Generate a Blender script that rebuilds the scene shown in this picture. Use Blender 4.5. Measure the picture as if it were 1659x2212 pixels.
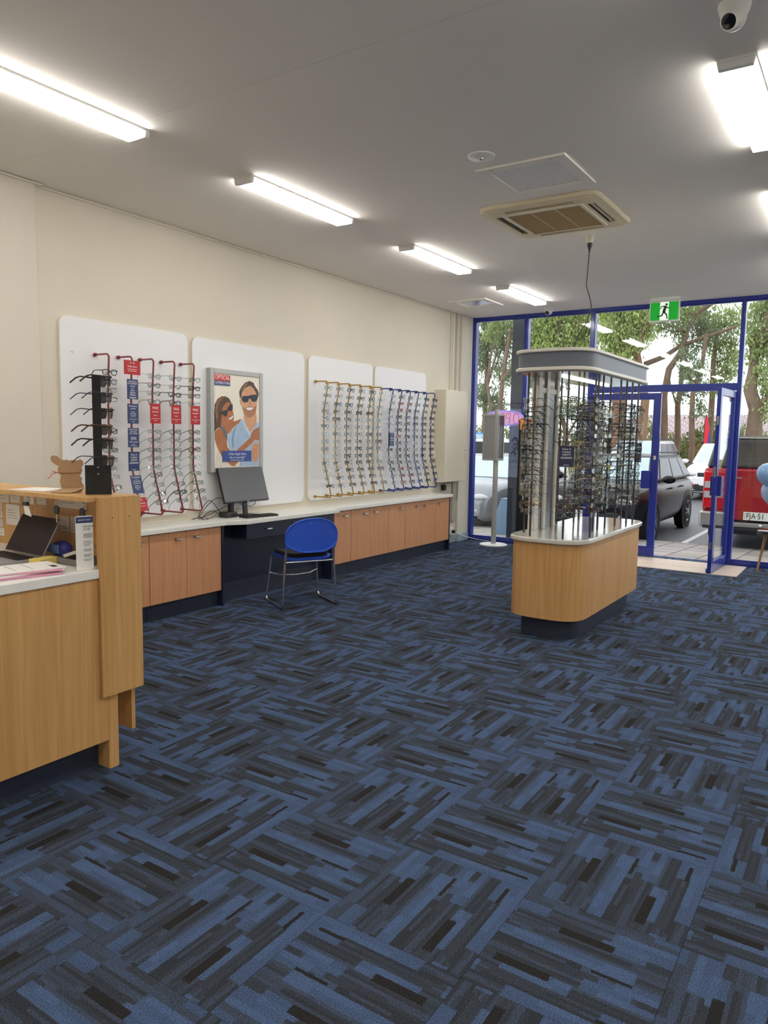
import bpy, math, random
import numpy as np
from mathutils import Vector, Matrix, Euler

for _o in list(bpy.data.objects):
    bpy.data.objects.remove(_o)
SC = bpy.context.scene
COL = SC.collection
RNG = random.Random(7)
PI = math.pi

# ------------------------------------------------------------------ camera
YAW, PITCH, ROLL, FPX = -0.582143, -0.102333, 0.0156377, 1606.0
_f = Vector((math.sin(YAW) * math.cos(PITCH), math.cos(YAW) * math.cos(PITCH), math.sin(PITCH)))
_r = Vector((math.cos(YAW), -math.sin(YAW), 0.0))
_u = _r.cross(_f)
_r2 = _r * math.cos(ROLL) + _u * math.sin(ROLL)
_u2 = -_r * math.sin(ROLL) + _u * math.cos(ROLL)
cam_data = bpy.data.cameras.new('camera')
cam = bpy.data.objects.new('camera', cam_data)
COL.objects.link(cam)
cam.matrix_world = Matrix(((_r2.x, _u2.x, -_f.x, 0.0), (_r2.y, _u2.y, -_f.y, 0.0), (_r2.z, _u2.z, -_f.z, 1.55), (0, 0, 0, 1)))
cam_data.sensor_fit = 'VERTICAL'
cam_data.sensor_height = 36.0
cam_data.lens = FPX / 2212.0 * 36.0
cam_data.clip_start = 0.05
cam_data.clip_end = 300
SC.camera = cam

# ------------------------------------------------------------------ view and world (overcast daylight)
SC.view_settings.view_transform = 'Standard'
SC.view_settings.look = 'None'
SC.view_settings.gamma = 1.0
SC.view_settings.use_curve_mapping = False
SC.view_settings.exposure = 0.28
LED = 22.5            # radiance of the ceiling light diffusers
SKY = 1.9            # radiance of the overcast sky
SC.cycles.transparent_max_bounces = 40
SC.cycles.max_bounces = 10
SC.cycles.diffuse_bounces = 6
SC.cycles.sample_clamp_indirect = 6.0
W = bpy.data.worlds.new('overcast_sky')
SC.world = W
W.use_nodes = True
nt = W.node_tree
nt.nodes.clear()
_out = nt.nodes.new('ShaderNodeOutputWorld')
_bg = nt.nodes.new('ShaderNodeBackground')
_tc = nt.nodes.new('ShaderNodeTexCoord')
_no = nt.nodes.new('ShaderNodeTexNoise')
_no.inputs['Scale'].default_value = 2.2
_no.inputs['Detail'].default_value = 5.0
_cr = nt.nodes.new('ShaderNodeValToRGB')
_cr.color_ramp.elements[0].position = 0.35
_cr.color_ramp.elements[0].color = (0.80, 0.87, 0.96, 1)
_cr.color_ramp.elements[1].position = 0.62
_cr.color_ramp.elements[1].color = (1.0, 1.0, 1.0, 1)
nt.links.new(_tc.outputs['Generated'], _no.inputs['Vector'])
nt.links.new(_no.outputs['Fac'], _cr.inputs['Fac'])
nt.links.new(_cr.outputs['Color'], _bg.inputs['Color'])
_bg.inputs['Strength'].default_value = SKY
nt.links.new(_bg.outputs['Background'], _out.inputs['Surface'])

# ------------------------------------------------------------------ materials
def lin(c):
    return tuple(((x / 255.0) / 12.92 if x / 255.0 <= 0.04045 else ((x / 255.0 + 0.055) / 1.055) ** 2.4) for x in c) + (1.0,)

MATS = {}

def mat(name, rgb, rough=0.5, metal=0.0, var=0.06, scale=30.0, bump=0.0, bscale=200.0, spec=0.5, coat=0.0, stretch=None, alpha_mix=None):
    """procedural principled material: base colour broken up by a little noise"""
    if name in MATS:
        return MATS[name]
    m = bpy.data.materials.new(name)
    m.use_nodes = True
    n = m.node_tree.nodes
    l = m.node_tree.links
    b = n['Principled BSDF']
    b.inputs['Roughness'].default_value = rough
    b.inputs['Metallic'].default_value = metal
    b.inputs['Specular IOR Level'].default_value = spec
    if coat:
        b.inputs['Coat Weight'].default_value = coat
        b.inputs['Coat Roughness'].default_value = 0.08
    c = lin(rgb)
    tc = n.new('ShaderNodeTexCoord')
    vec = tc.outputs['Object']
    if stretch:
        mp = n.new('ShaderNodeMapping')
        mp.inputs['Scale'].default_value = stretch
        l.new(vec, mp.inputs['Vector'])
        vec = mp.outputs['Vector']
    no = n.new('ShaderNodeTexNoise')
    no.inputs['Scale'].default_value = scale
    no.inputs['Detail'].default_value = 4.0
    l.new(vec, no.inputs['Vector'])
    cr = n.new('ShaderNodeValToRGB')
    cr.color_ramp.elements[0].position = 0.3
    cr.color_ramp.elements[1].position = 0.7
    cr.color_ramp.elements[0].color = tuple(x * (1 - var) for x in c[:3]) + (1,)
    cr.color_ramp.elements[1].color = tuple(min(1, x * (1 + var)) for x in c[:3]) + (1,)
    l.new(no.outputs['Fac'], cr.inputs['Fac'])
    l.new(cr.outputs['Color'], b.inputs['Base Color'])
    if bump:
        n2 = n.new('ShaderNodeTexNoise')
        n2.inputs['Scale'].default_value = bscale
        n2.inputs['Detail'].default_value = 3.0
        l.new(vec, n2.inputs['Vector'])
        bp = n.new('ShaderNodeBump')
        bp.inputs['Strength'].default_value = bump
        bp.inputs['Distance'].default_value = 0.002
        l.new(n2.outputs['Fac'], bp.inputs['Height'])
        l.new(bp.outputs['Normal'], b.inputs['Normal'])
    MATS[name] = m
    return m

def emit(name, rgb, strength):
    m = bpy.data.materials.new(name)
    m.use_nodes = True
    b = m.node_tree.nodes['Principled BSDF']
    b.inputs['Base Color'].default_value = lin(rgb)
    b.inputs['Emission Color'].default_value = lin(rgb)
    b.inputs['Emission Strength'].default_value = strength
    MATS[name] = m
    return m

def wood(name, a, b_, rough=0.42, axis=2):
    m = bpy.data.materials.new(name)
    m.use_nodes = True
    n = m.node_tree.nodes
    l = m.node_tree.links
    b = n['Principled BSDF']
    b.inputs['Roughness'].default_value = rough
    b.inputs['Specular IOR Level'].default_value = 0.35
    tc = n.new('ShaderNodeTexCoord')
    mp = n.new('ShaderNodeMapping')
    s = [55.0, 55.0, 55.0]
    s[axis] = 1.6
    mp.inputs['Scale'].default_value = s
    l.new(tc.outputs['Object'], mp.inputs['Vector'])
    no = n.new('ShaderNodeTexNoise')
    no.inputs['Scale'].default_value = 1.0
    no.inputs['Detail'].default_value = 5.0
    no.inputs['Distortion'].default_value = 0.6
    l.new(mp.outputs['Vector'], no.inputs['Vector'])
    mp2 = n.new('ShaderNodeMapping')
    s2 = [6.0, 6.0, 6.0]
    s2[axis] = 0.5
    mp2.inputs['Scale'].default_value = s2
    l.new(tc.outputs['Object'], mp2.inputs['Vector'])
    n2 = n.new('ShaderNodeTexNoise')
    n2.inputs['Scale'].default_value = 1.0
    n2.inputs['Detail'].default_value = 2.0
    l.new(mp2.outputs['Vector'], n2.inputs['Vector'])
    mx = n.new('ShaderNodeMath')
    mx.operation = 'MULTIPLY_ADD'
    mx.inputs[1].default_value = 0.62
    l.new(no.outputs['Fac'], mx.inputs[0])
    m3 = n.new('ShaderNodeMath')
    m3.operation = 'MULTIPLY'
    m3.inputs[1].default_value = 0.38
    l.new(n2.outputs['Fac'], m3.inputs[0])
    l.new(m3.outputs[0], mx.inputs[2])
    cr = n.new('ShaderNodeValToRGB')
    cr.color_ramp.elements[0].position = 0.32
    cr.color_ramp.elements[0].color = lin(a)
    cr.color_ramp.elements[1].position = 0.66
    cr.color_ramp.elements[1].color = lin(b_)
    l.new(mx.outputs[0], cr.inputs['Fac'])
    l.new(cr.outputs['Color'], b.inputs['Base Color'])
    MATS[name] = m
    return m

def glass(name, tint=(255, 255, 255), refl=1.0, rough=0.0, ior=1.5):
    m = bpy.data.materials.new(name)
    m.use_nodes = True
    n = m.node_tree.nodes
    l = m.node_tree.links
    n.clear()
    o = n.new('ShaderNodeOutputMaterial')
    mix = n.new('ShaderNodeMixShader')
    t = n.new('ShaderNodeBsdfTransparent')
    t.inputs['Color'].default_value = lin(tint)
    g = n.new('ShaderNodeBsdfGlossy')
    g.inputs['Roughness'].default_value = rough
    g.inputs['Color'].default_value = (refl, refl, refl, 1)
    fr = n.new('ShaderNodeFresnel')
    ge = n.new('ShaderNodeNewGeometry')      # same reflectance on the way in and on the way out of the thin sheet
    io = n.new('ShaderNodeMapRange')
    io.inputs['To Min'].default_value = ior
    io.inputs['To Max'].default_value = 1.0 / ior
    l.new(ge.outputs['Backfacing'], io.inputs['Value'])
    l.new(io.outputs['Result'], fr.inputs['IOR'])
    l.new(fr.outputs['Fac'], mix.inputs['Fac'])
    l.new(t.outputs[0], mix.inputs[1])
    l.new(g.outputs[0], mix.inputs[2])
    l.new(mix.outputs[0], o.inputs['Surface'])
    MATS[name] = m
    return m

def carpet_material():
    """woven strips: rows along local x, each row cut into random lengths of blue, slate and near black"""
    m = bpy.data.materials.new('woven_carpet')
    m.use_nodes = True
    n = m.node_tree.nodes
    l = m.node_tree.links
    b = n['Principled BSDF']
    b.inputs['Roughness'].default_value = 0.95
    b.inputs['Specular IOR Level'].default_value = 0.12
    tc = n.new('ShaderNodeTexCoord')
    sp = n.new('ShaderNodeSeparateXYZ')
    l.new(tc.outputs['Object'], sp.inputs[0])

    def math_(op, a, b2=None, c=None):
        q = n.new('ShaderNodeMath')
        q.operation = op
        for i, v in enumerate((a, b2, c)):
            if v is None:
                continue
            if hasattr(v, 'links'):
                l.new(v, q.inputs[i])
            else:
                q.inputs[i].default_value = v
        return q.outputs[0]

    def wn(x, y, z):
        cx = n.new('ShaderNodeCombineXYZ')
        for i, v in enumerate((x, y, z)):
            if hasattr(v, 'links'):
                l.new(v, cx.inputs[i])
            else:
                cx.inputs[i].default_value = v
        w = n.new('ShaderNodeTexWhiteNoise')
        w.noise_dimensions = '3D'
        l.new(cx.outputs[0], w.inputs['Vector'])
        return w.outputs['Value']
    # every tile carries the same print, edges roughened by the pile
    jn = n.new('ShaderNodeTexNoise')
    jn.inputs['Scale'].default_value = 170.0
    jn.inputs['Detail'].default_value = 1.0
    l.new(tc.outputs['Object'], jn.inputs['Vector'])
    js = n.new('ShaderNodeSeparateColor')
    l.new(jn.outputs['Color'], js.inputs['Color'])
    PX_ = math_('ADD', math_('ADD', sp.outputs['X'], 0.25), math_('MULTIPLY_ADD', js.outputs[0], 0.012, -0.006))
    PY_ = math_('ADD', math_('ADD', sp.outputs['Y'], 0.25), math_('MULTIPLY_ADD', js.outputs[1], 0.005, -0.0025))

    def layer(width, length, k):
        row = math_('FLOOR', math_('DIVIDE', PY_, width))
        ln = math_('MULTIPLY_ADD', wn(row, 0.5, 7.7 + k), length, length * 0.6)
        seg = math_('FLOOR', math_('ADD', math_('DIVIDE', PX_, ln), wn(row, 0.5, 3.1 + k)))
        return row, seg
    crow, cseg = layer(0.05, 0.15, 2.0)
    mrow, mseg = layer(0.025, 0.12, 9.0)
    frow, fseg = layer(0.0125, 0.20, 5.0)
    ca, ma, fa = wn(crow, cseg, 11.3), wn(mrow, mseg, 17.9), wn(frow, fseg, 23.1)

    def choose(f, a, c):
        q = n.new('ShaderNodeMix')
        q.data_type = 'FLOAT'
        for i, v in ((0, f), (2, a), (3, c)):
            if hasattr(v, 'links'):
                l.new(v, q.inputs[i])
            else:
                q.inputs[i].default_value = v
        return q.outputs[0]
    blue = math_('MULTIPLY_ADD', ma, 0.22, 0.72)
    slate = math_('MULTIPLY_ADD', fa, 0.42, 0.14)
    mid = math_('MULTIPLY_ADD', ma, 0.74, 0.14)
    val = choose(math_('GREATER_THAN', ca, 0.27), blue, choose(math_('GREATER_THAN', ca, 0.72), slate, mid))

    def bar(x0, x1, y0, y1):
        q = math_('MULTIPLY', math_('GREATER_THAN', PX_, x0), math_('LESS_THAN', PX_, x1))
        return math_('MULTIPLY', q, math_('MULTIPLY', math_('GREATER_THAN', PY_, y0), math_('LESS_THAN', PY_, y1)))
    for bx_ in ((0.16, 0.33, 0.350, 0.383), (0.04, 0.21, 0.125, 0.158), (0.37, 0.47, 0.055, 0.070), (0.30, 0.42, 0.235, 0.247)):
        val = choose(bar(*bx_), val, 0.02)
    cr = n.new('ShaderNodeValToRGB')
    e = cr.color_ramp.elements
    e[0].position = 0.0
    e[0].color = lin((39, 38, 38))
    e[1].position = 0.08
    e[1].color = lin((39, 38, 38))
    for p, c in ((0.14, (47, 51, 58)), (0.34, (55, 61, 71)), (0.56, (61, 71, 89)), (0.72, (63, 79, 106)), (0.95, (72, 91, 124))):
        q = e.new(p)
        q.color = lin(c)
    l.new(val, cr.inputs['Fac'])
    pile = n.new('ShaderNodeTexNoise')
    pile.inputs['Scale'].default_value = 230.0
    pile.inputs['Detail'].default_value = 2.0
    l.new(tc.outputs['Object'], pile.inputs['Vector'])
    mr = n.new('ShaderNodeMapRange')
    mr.inputs['From Min'].default_value = 0.3
    mr.inputs['From Max'].default_value = 0.7
    mr.inputs['To Min'].default_value = 0.5
    mr.inputs['To Max'].default_value = 1.5
    l.new(pile.outputs['Fac'], mr.inputs['Value'])
    mul = n.new('ShaderNodeMix')
    mul.data_type = 'RGBA'
    mul.blend_type = 'MULTIPLY'
    mul.inputs[0].default_value = 1.0
    l.new(cr.outputs['Color'], mul.inputs[6])
    l.new(mr.outputs['Result'], mul.inputs[7])
    l.new(mul.outputs[2], b.inputs['Base Color'])
    bp = n.new('ShaderNodeBump')
    bp.inputs['Strength'].default_value = 0.5
    bp.inputs['Distance'].default_value = 0.003
    l.new(pile.outputs['Fac'], bp.inputs['Height'])
    l.new(bp.outputs['Normal'], b.inputs['Normal'])
    MATS['carpet'] = m
    return m

def brickish(name, c1, c2, mortar, scale, rough=0.8, bw=0.5, rh=0.25):
    m = bpy.data.materials.new(name)
    m.use_nodes = True
    n = m.node_tree.nodes
    l = m.node_tree.links
    b = n['Principled BSDF']
    b.inputs['Roughness'].default_value = rough
    tc = n.new('ShaderNodeTexCoord')
    br = n.new('ShaderNodeTexBrick')
    br.inputs['Scale'].default_value = scale
    br.inputs['Color1'].default_value = lin(c1)
    br.inputs['Color2'].default_value = lin(c2)
    br.inputs['Mortar'].default_value = lin(mortar)
    br.inputs['Brick Width'].default_value = bw
    br.inputs['Row Height'].default_value = rh
    l.new(tc.outputs['UV' if name.startswith('uv_') else 'Object'], br.inputs['Vector'])
    l.new(br.outputs['Color'], b.inputs['Base Color'])
    MATS[name] = m
    return m

M = {}
M['wall'] = mat('painted_wall', (217, 210, 194), 0.6, var=0.012, scale=3, bump=0.05, bscale=120)
M['pilaster'] = mat('painted_pilaster', (217, 210, 197), 0.6, var=0.012, scale=3)
M['ceil'] = mat('painted_ceiling', (247, 243, 236), 0.8, var=0.012, scale=2, bump=0.04, bscale=150)
M['carpet'] = carpet_material()
M['slab'] = mat('grey_underlay', (60, 66, 78), 0.95)
M['panel'] = mat('white_laminate_panel', (233, 234, 236), 0.35, var=0.008)
M['panel_edge'] = mat('cream_panel_edge', (226, 222, 206), 0.45, var=0.01)
M['blue_frame'] = mat('blue_powder_coat', (34, 54, 150), 0.3, var=0.05, scale=12, spec=0.5, coat=0.25)
M['glass'] = glass('shop_glass', (252, 254, 253), 1.0, 0.0, 1.5)
M['lens'] = glass('clear_lens', (236, 240, 238), 1.0, 0.02, 1.6)
M['dark_lens'] = mat('dark_sun_lens', (24, 25, 27), 0.12, var=0.05, spec=0.3)
M['grey_lens'] = mat('purple_sun_lens', (46, 40, 58), 0.12, var=0.05, spec=0.3)
M['clear'] = glass('clear_plastic', (232, 236, 238), 1.0, 0.15, 2.2)
M['beech'] = wood('beech_desk', (186, 140, 84), (210, 167, 110))
M['door_wood'] = wood('pink_beech_door', (196, 138, 98), (216, 162, 120))
M['island_wood'] = wood('beech_island', (188, 140, 85), (212, 167, 110))
M['leg_wood'] = wood('stool_leg_wood', (176, 132, 84), (200, 156, 104))
M['mat_wood'] = wood('entry_vinyl', (206, 184, 166), (224, 205, 188), axis=0)
M['navy'] = mat('navy_laminate', (33, 38, 60), 0.35, var=0.05)
M['kick'] = mat('dark_navy_kick', (44, 50, 68), 0.45, var=0.05)
M['bench'] = mat('white_marble_laminate', (238, 238, 233), 0.3, var=0.03, scale=6, stretch=(1, 3, 1))
M['stone'] = mat('pale_stone_top', (205, 203, 195), 0.1, var=0.05, scale=14, coat=0.5)
M['trim_cream'] = mat('cream_trim', (214, 211, 199), 0.35, var=0.02)
M['grey_band'] = mat('slate_grey_band', (92, 98, 110), 0.4, var=0.03)
M['chrome'] = mat('chrome', (226, 226, 226), 0.22, 1.0, var=0.03)
M['steel'] = mat('brushed_aluminium', (178, 178, 174), 0.35, 1.0, var=0.04)
M['alu'] = mat('silver_paint', (176, 177, 174), 0.4, 0.3, var=0.03)
M['dark_steel'] = mat('dark_steel_pole', (86, 88, 94), 0.3, 0.7, var=0.05)
M['white_pl'] = mat('white_plastic', (238, 238, 236), 0.4, var=0.01)
M['cream_pl'] = mat('cream_plastic', (224, 218, 198), 0.45, var=0.02)
M['old_pl'] = mat('yellowed_plastic', (226, 213, 182), 0.5, var=0.03, scale=5)
M['filter'] = mat('brown_filter_grille', (162, 136, 88), 0.7, var=0.1, scale=60)
M['black'] = mat('black_plastic', (24, 24, 26), 0.4, var=0.05)
M['matte_black'] = mat('matte_black', (16, 16, 17), 0.6, var=0.05)
M['rubber'] = mat('black_rubber', (28, 28, 29), 0.8, var=0.1)
M['screen'] = mat('grey_monitor_screen', (86, 87, 90), 0.25, var=0.01)
M['red_rod'] = mat('red_rod_paint', (128, 28, 34), 0.3, var=0.05, coat=0.3)
M['gold_rod'] = mat('gold_rod_paint', (176, 138, 62), 0.3, 0.4, var=0.05)
M['blue_rod'] = mat('blue_rod_paint', (42, 62, 124), 0.3, 0.2, var=0.05)
M['card_red'] = mat('red_card', (178, 32, 38), 0.45, var=0.02)
M['card_blue'] = mat('navy_card', (48, 62, 108), 0.45, var=0.03)
M['print_white'] = mat('white_print', (240, 240, 240), 0.6, var=0.01)
M['ink'] = mat('black_print', (40, 40, 44), 0.6, var=0.02)
M['paper'] = mat('white_paper', (232, 230, 226), 0.7, var=0.02)
M['paper2'] = mat('grey_card_paper', (214, 206, 196), 0.7, var=0.03)
M['pink_paper'] = mat('pink_paper', (214, 150, 176), 0.7, var=0.03)
M['yellow'] = mat('yellow_paper', (226, 204, 112), 0.7, var=0.03)
M['hi_yellow'] = mat('fluoro_yellow', (230, 224, 20), 0.5, var=0.02)
M['card_board'] = mat('brown_cardboard', (176, 142, 106), 0.85, var=0.05)
M['chair_blue'] = mat('blue_chair_plastic', (48, 94, 216), 0.35, var=0.03)
M['black_fabric'] = mat('black_fabric', (22, 22, 24), 0.9, var=0.1, bump=0.3, bscale=600)
M['laptop'] = mat('dark_laptop_lid', (50, 42, 44), 0.55, var=0.03, spec=0.15)
M['key_grey'] = mat('silver_laptop_deck', (150, 152, 156), 0.4, 0.3, var=0.02)
M['balloon'] = mat('pale_blue_balloon', (150, 192, 236), 0.3, var=0.02, coat=0.3)
M['balloon2'] = mat('light_blue_balloon', (176, 205, 240), 0.3, var=0.02, coat=0.3)
M['skirting'] = mat('blue_grey_skirting', (150, 172, 180), 0.5, var=0.03)
M['green'] = emit('green_exit_face', (10, 150, 40), 0.55)
M['exit_white'] = emit('white_exit_face', (235, 245, 235), 0.55)
M['led'] = emit('led_diffuser', (255, 250, 243), LED)
M['strip'] = emit('led_strip', (255, 248, 240), 3.0)
M['neon_red'] = emit('pink_neon', (214, 70, 104), 0.35)
M['neon_blue'] = emit('violet_neon', (134, 120, 240), 0.45)
M['sign_clear'] = emit('pale_violet_acrylic', (214, 190, 230), 0.3)
M['asphalt'] = mat('wet_asphalt', (92, 94, 98), 0.45, var=0.3, scale=40, bump=0.4, bscale=120)
M['paver'] = mat('grey_paver', (128, 120, 116), 0.6, var=0.18, scale=8, bump=0.3, bscale=90)
M['mortar'] = mat('pale_joint_sand', (200, 194, 186), 0.9, var=0.1)
M['line'] = mat('white_road_paint', (222, 222, 222), 0.7, var=0.05)
M['kerb'] = mat('concrete_kerb', (150, 146, 140), 0.8, var=0.1)
M['column'] = mat('slate_column_paint', (56, 64, 74), 0.45, var=0.04)
M['pale_blue'] = mat('pale_blue_steel', (98, 124, 150), 0.45, var=0.05)
M['grass'] = mat('dry_grass', (128, 122, 84), 0.95, var=0.25, scale=4)
M['bark'] = mat('gum_bark', (118, 98, 82), 0.9, var=0.25, scale=6, bump=0.8, bscale=20, stretch=(1, 1, 0.25))
M['bark2'] = mat('brown_bark', (138, 104, 80), 0.9, var=0.25, scale=6, bump=0.8, bscale=20, stretch=(1, 1, 0.25))
def leaf_material(name, rgb):
    m = mat(name, rgb, 0.6, var=0.35, scale=1.2)
    n, l = m.node_tree.nodes, m.node_tree.links
    tr = n.new('ShaderNodeBsdfTranslucent')
    mx = n.new('ShaderNodeMixShader')
    mx.inputs[0].default_value = 0.4
    l.new(n['Color Ramp'].outputs['Color'], tr.inputs['Color'])
    l.new(n['Principled BSDF'].outputs[0], mx.inputs[1])
    l.new(tr.outputs[0], mx.inputs[2])
    l.new(mx.outputs[0], n['Material Output'].inputs['Surface'])
    return m
M['leaf'] = leaf_material('gum_leaf', (148, 164, 104))
M['leaf2'] = leaf_material('light_gum_leaf', (170, 186, 112))
M['leaf3'] = leaf_material('grey_gum_leaf', (132, 146, 112))
M['hedge'] = leaf_material('hedge_leaf', (128, 134, 88))
M['roof'] = brickish('roof_tiles', (150, 130, 132), (136, 116, 120), (206, 198, 198), 1.3, 0.7, 0.5, 0.34)
M['house_wall'] = mat('house_brick', (150, 110, 88), 0.9, var=0.1)
M['flag_red'] = mat('red_flag', (206, 36, 48), 0.6, var=0.05)
M['flag_blue'] = mat('blue_flag', (50, 60, 140), 0.6, var=0.05)

# ------------------------------------------------------------------ mesh builder
class MB:
    def __init__(self):
        self.v, self.f, self.mi = [], [], []
        self.cur = 0

    def add(self, vs, fs):
        k = len(self.v)
        self.v.extend([tuple(p) for p in vs])
        self.f.extend([tuple(i + k for i in q) for q in fs])
        self.mi.extend([self.cur] * len(fs))
        return self

    def box(self, x0, x1, y0, y1, z0, z1):
        return self.add([(x0, y0, z0), (x1, y0, z0), (x1, y1, z0), (x0, y1, z0), (x0, y0, z1), (x1, y0, z1), (x1, y1, z1), (x0, y1, z1)],
                        [(0, 3, 2, 1), (4, 5, 6, 7), (0, 1, 5, 4), (1, 2, 6, 5), (2, 3, 7, 6), (3, 0, 4, 7)])

    def obox(self, c, ax, ay, az):
        c, ax, ay, az = Vector(c), Vector(ax), Vector(ay), Vector(az)
        p = [c + sx * ax + sy * ay + sz * az for sz in (-1, 1) for sx, sy in ((-1, -1), (1, -1), (1, 1), (-1, 1))]
        return self.add(p, [(0, 3, 2, 1), (4, 5, 6, 7), (0, 1, 5, 4), (1, 2, 6, 5), (2, 3, 7, 6), (3, 0, 4, 7)])

    def tube(self, pts, r, n=8, closed=False, caps=True, flat=1.0):
        pts = [Vector(p) for p in pts]
        m = len(pts)
        rs = r if isinstance(r, (list, tuple)) else [r] * m
        t0 = (pts[1] - pts[0]).normalized()
        up = Vector((0, 0, 1)) if abs(t0.z) < 0.9 else Vector((1, 0, 0))
        nx = t0.cross(up).normalized()
        vs, fs = [], []
        prev = t0
        for i in range(m):
            if closed:
                t = (pts[(i + 1) % m] - pts[i - 1]).normalized()
            elif i == 0:
                t = t0
            elif i == m - 1:
                t = (pts[i] - pts[i - 1]).normalized()
            else:
                t = ((pts[i + 1] - pts[i]).normalized() + (pts[i] - pts[i - 1]).normalized())
                t = t.normalized() if t.length > 1e-6 else prev
            nx = (nx - t * nx.dot(t))
            nx = nx.normalized() if nx.length > 1e-6 else t.orthogonal().normalized()
            ny = t.cross(nx)
            prev = t
            for k in range(n):
                a = 2 * PI * k / n
                vs.append(pts[i] + (nx * math.cos(a) + ny * math.sin(a) * flat) * rs[i])
        seg = m if closed else m - 1
        for i in range(seg):
            j = (i + 1) % m
            for k in range(n):
                q = (k + 1) % n
                fs.append((i * n + k, i * n + q, j * n + q, j * n + k))
        if caps and not closed:
            fs.append(tuple(reversed(range(n))))
            fs.append(tuple((m - 1) * n + k for k in range(n)))
        return self.add(vs, fs)

    def prism(self, poly, fn, a0, a1):
        """extrude a 2-D polygon: fn(u, v, a) -> 3-D point"""
        n = len(poly)
        vs = [fn(u, v, a0) for u, v in poly] + [fn(u, v, a1) for u, v in poly]
        fs = [tuple(range(n - 1, -1, -1)), tuple(range(n, 2 * n))]
        fs += [(i, (i + 1) % n, n + (i + 1) % n, n + i) for i in range(n)]
        return self.add(vs, fs)

    def zprism(self, poly, z0, z1):
        return self.prism(poly, lambda u, v, a: (u, v, a), z0, z1)

    def lathe(self, prof, n=24, c=(0, 0, 0), ax=None):
        c = Vector(c)
        if ax is None:
            X, Y, Z = Vector((1, 0, 0)), Vector((0, 1, 0)), Vector((0, 0, 1))
        else:
            Z = Vector(ax).normalized()
            X = Z.orthogonal().normalized()
            Y = Z.cross(X)
        vs, fs = [], []
        for r, z in prof:
            for k in range(n):
                a = 2 * PI * k / n
                vs.append(c + X * (r * math.cos(a)) + Y * (r * math.sin(a)) + Z * z)
        for i in range(len(prof) - 1):
            for k in range(n):
                q = (k + 1) % n
                fs.append((i * n + k, i * n + q, (i + 1) * n + q, (i + 1) * n + k))
        fs.append(tuple(reversed(range(n))))
        fs.append(tuple((len(prof) - 1) * n + k for k in range(n)))
        return self.add(vs, fs)

    def ell(self, c, r, nu=16, nv=10):
        prof = [(math.sin(PI * j / nv), -math.cos(PI * j / nv)) for j in range(nv + 1)]
        prof[0] = (1e-3, -1)
        prof[-1] = (1e-3, 1)
        k = len(self.v)
        self.lathe(prof, nu)
        for i in range(k, len(self.v)):
            p = self.v[i]
            self.v[i] = (c[0] + p[0] * r[0], c[1] + p[1] * r[1], c[2] + p[2] * r[2])
        return self

    def grid(self, rows):
        """rows of equally many points -> quad sheet"""
        n = len(rows[0])
        vs = [p for r_ in rows for p in r_]
        fs = [(i * n + k, i * n + k + 1, (i + 1) * n + k + 1, (i + 1) * n + k) for i in range(len(rows) - 1) for k in range(n - 1)]
        return self.add(vs, fs)

    def mesh(self, name, mats, smooth=False, o=(0, 0, 0)):
        me = bpy.data.meshes.new(name)
        ox, oy, oz = o
        me.from_pydata([(x - ox, y - oy, z - oz) for x, y, z in self.v], [], self.f)
        for q in (mats if isinstance(mats, (list, tuple)) else [mats]):
            me.materials.append(q)
        if any(self.mi):
            me.polygons.foreach_set('material_index', self.mi)
        if smooth:
            me.polygons.foreach_set('use_smooth', [True] * len(self.f))
            me.set_sharp_from_angle(angle=0.7)
        me.validate()
        me.update()
        return me

def link(name, data, parent=None):
    o = bpy.data.objects.new(name, data)
    COL.objects.link(o)
    if parent is not None:
        o.parent = parent
    return o

def tag(o, label=None, cat=None, group=None, kind=None):
    if label:
        o['label'] = label
    if cat:
        o['category'] = cat
    if group:
        o['group'] = group
    if kind:
        o['kind'] = kind
    return o

def thing(name, label, cat, loc=(0, 0, 0), rot=(0, 0, 0), group=None):
    o = link(name, None)
    o.location = loc
    o.rotation_euler = rot
    o.empty_display_size = 0.1
    return tag(o, label, cat, group)

def origin(o):
    p = Vector((0, 0, 0))
    while o is not None:
        p += o.location
        o = o.parent
    return p

def part(name, mb, m, parent, smooth=False, bevel=0.0, local=False, label=None, kind=None):
    """one mesh object under parent; coordinates are world ones unless local"""
    org = (0, 0, 0) if local or parent is None else tuple(origin(parent))
    o = link(name, mb.mesh(name, m, smooth, org), parent)
    if bevel:
        bv = o.modifiers.new('bevel', 'BEVEL')
        bv.width = bevel
        bv.segments = 2
        bv.limit_method = 'ANGLE'
    if label:
        o['label'] = label
    if kind:
        o['kind'] = kind
    return o

def single(name, mb, m, label, cat, base, group=None, smooth=False, bevel=0.0, kind=None):
    """a thing that is one mesh, its origin at base"""
    o = link(name, mb.mesh(name, m, smooth, base))
    o.location = base
    if bevel:
        bv = o.modifiers.new('bevel', 'BEVEL')
        bv.width = bevel
        bv.segments = 2
        bv.limit_method = 'ANGLE'
    return tag(o, label, cat, group, kind)

def struct(name, mb, m, parent=None, smooth=False, bevel=0.0):
    o = part(name, mb, m, parent, smooth, bevel)
    if parent is None:
        o['kind'] = 'structure'
    return o

def copy_tree(o, parent=None):
    c = o.copy()
    COL.objects.link(c)
    c.parent = parent
    for ch in list(o.children):
        copy_tree(ch, c)
    return c

def rrect(w, h, r, n=6, cx=0.0, cy=0.0):
    """rounded rectangle outline, centred"""
    pts = []
    for sx, sy, a0 in ((1, 1, 0), (-1, 1, PI / 2), (-1, -1, PI), (1, -1, 1.5 * PI)):
        for k in range(n + 1):
            a = a0 + PI / 2 * k / n
            pts.append((cx + sx * (w / 2 - r) + r * math.cos(a), cy + sy * (h / 2 - r) + r * math.sin(a)))
    return pts

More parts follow.
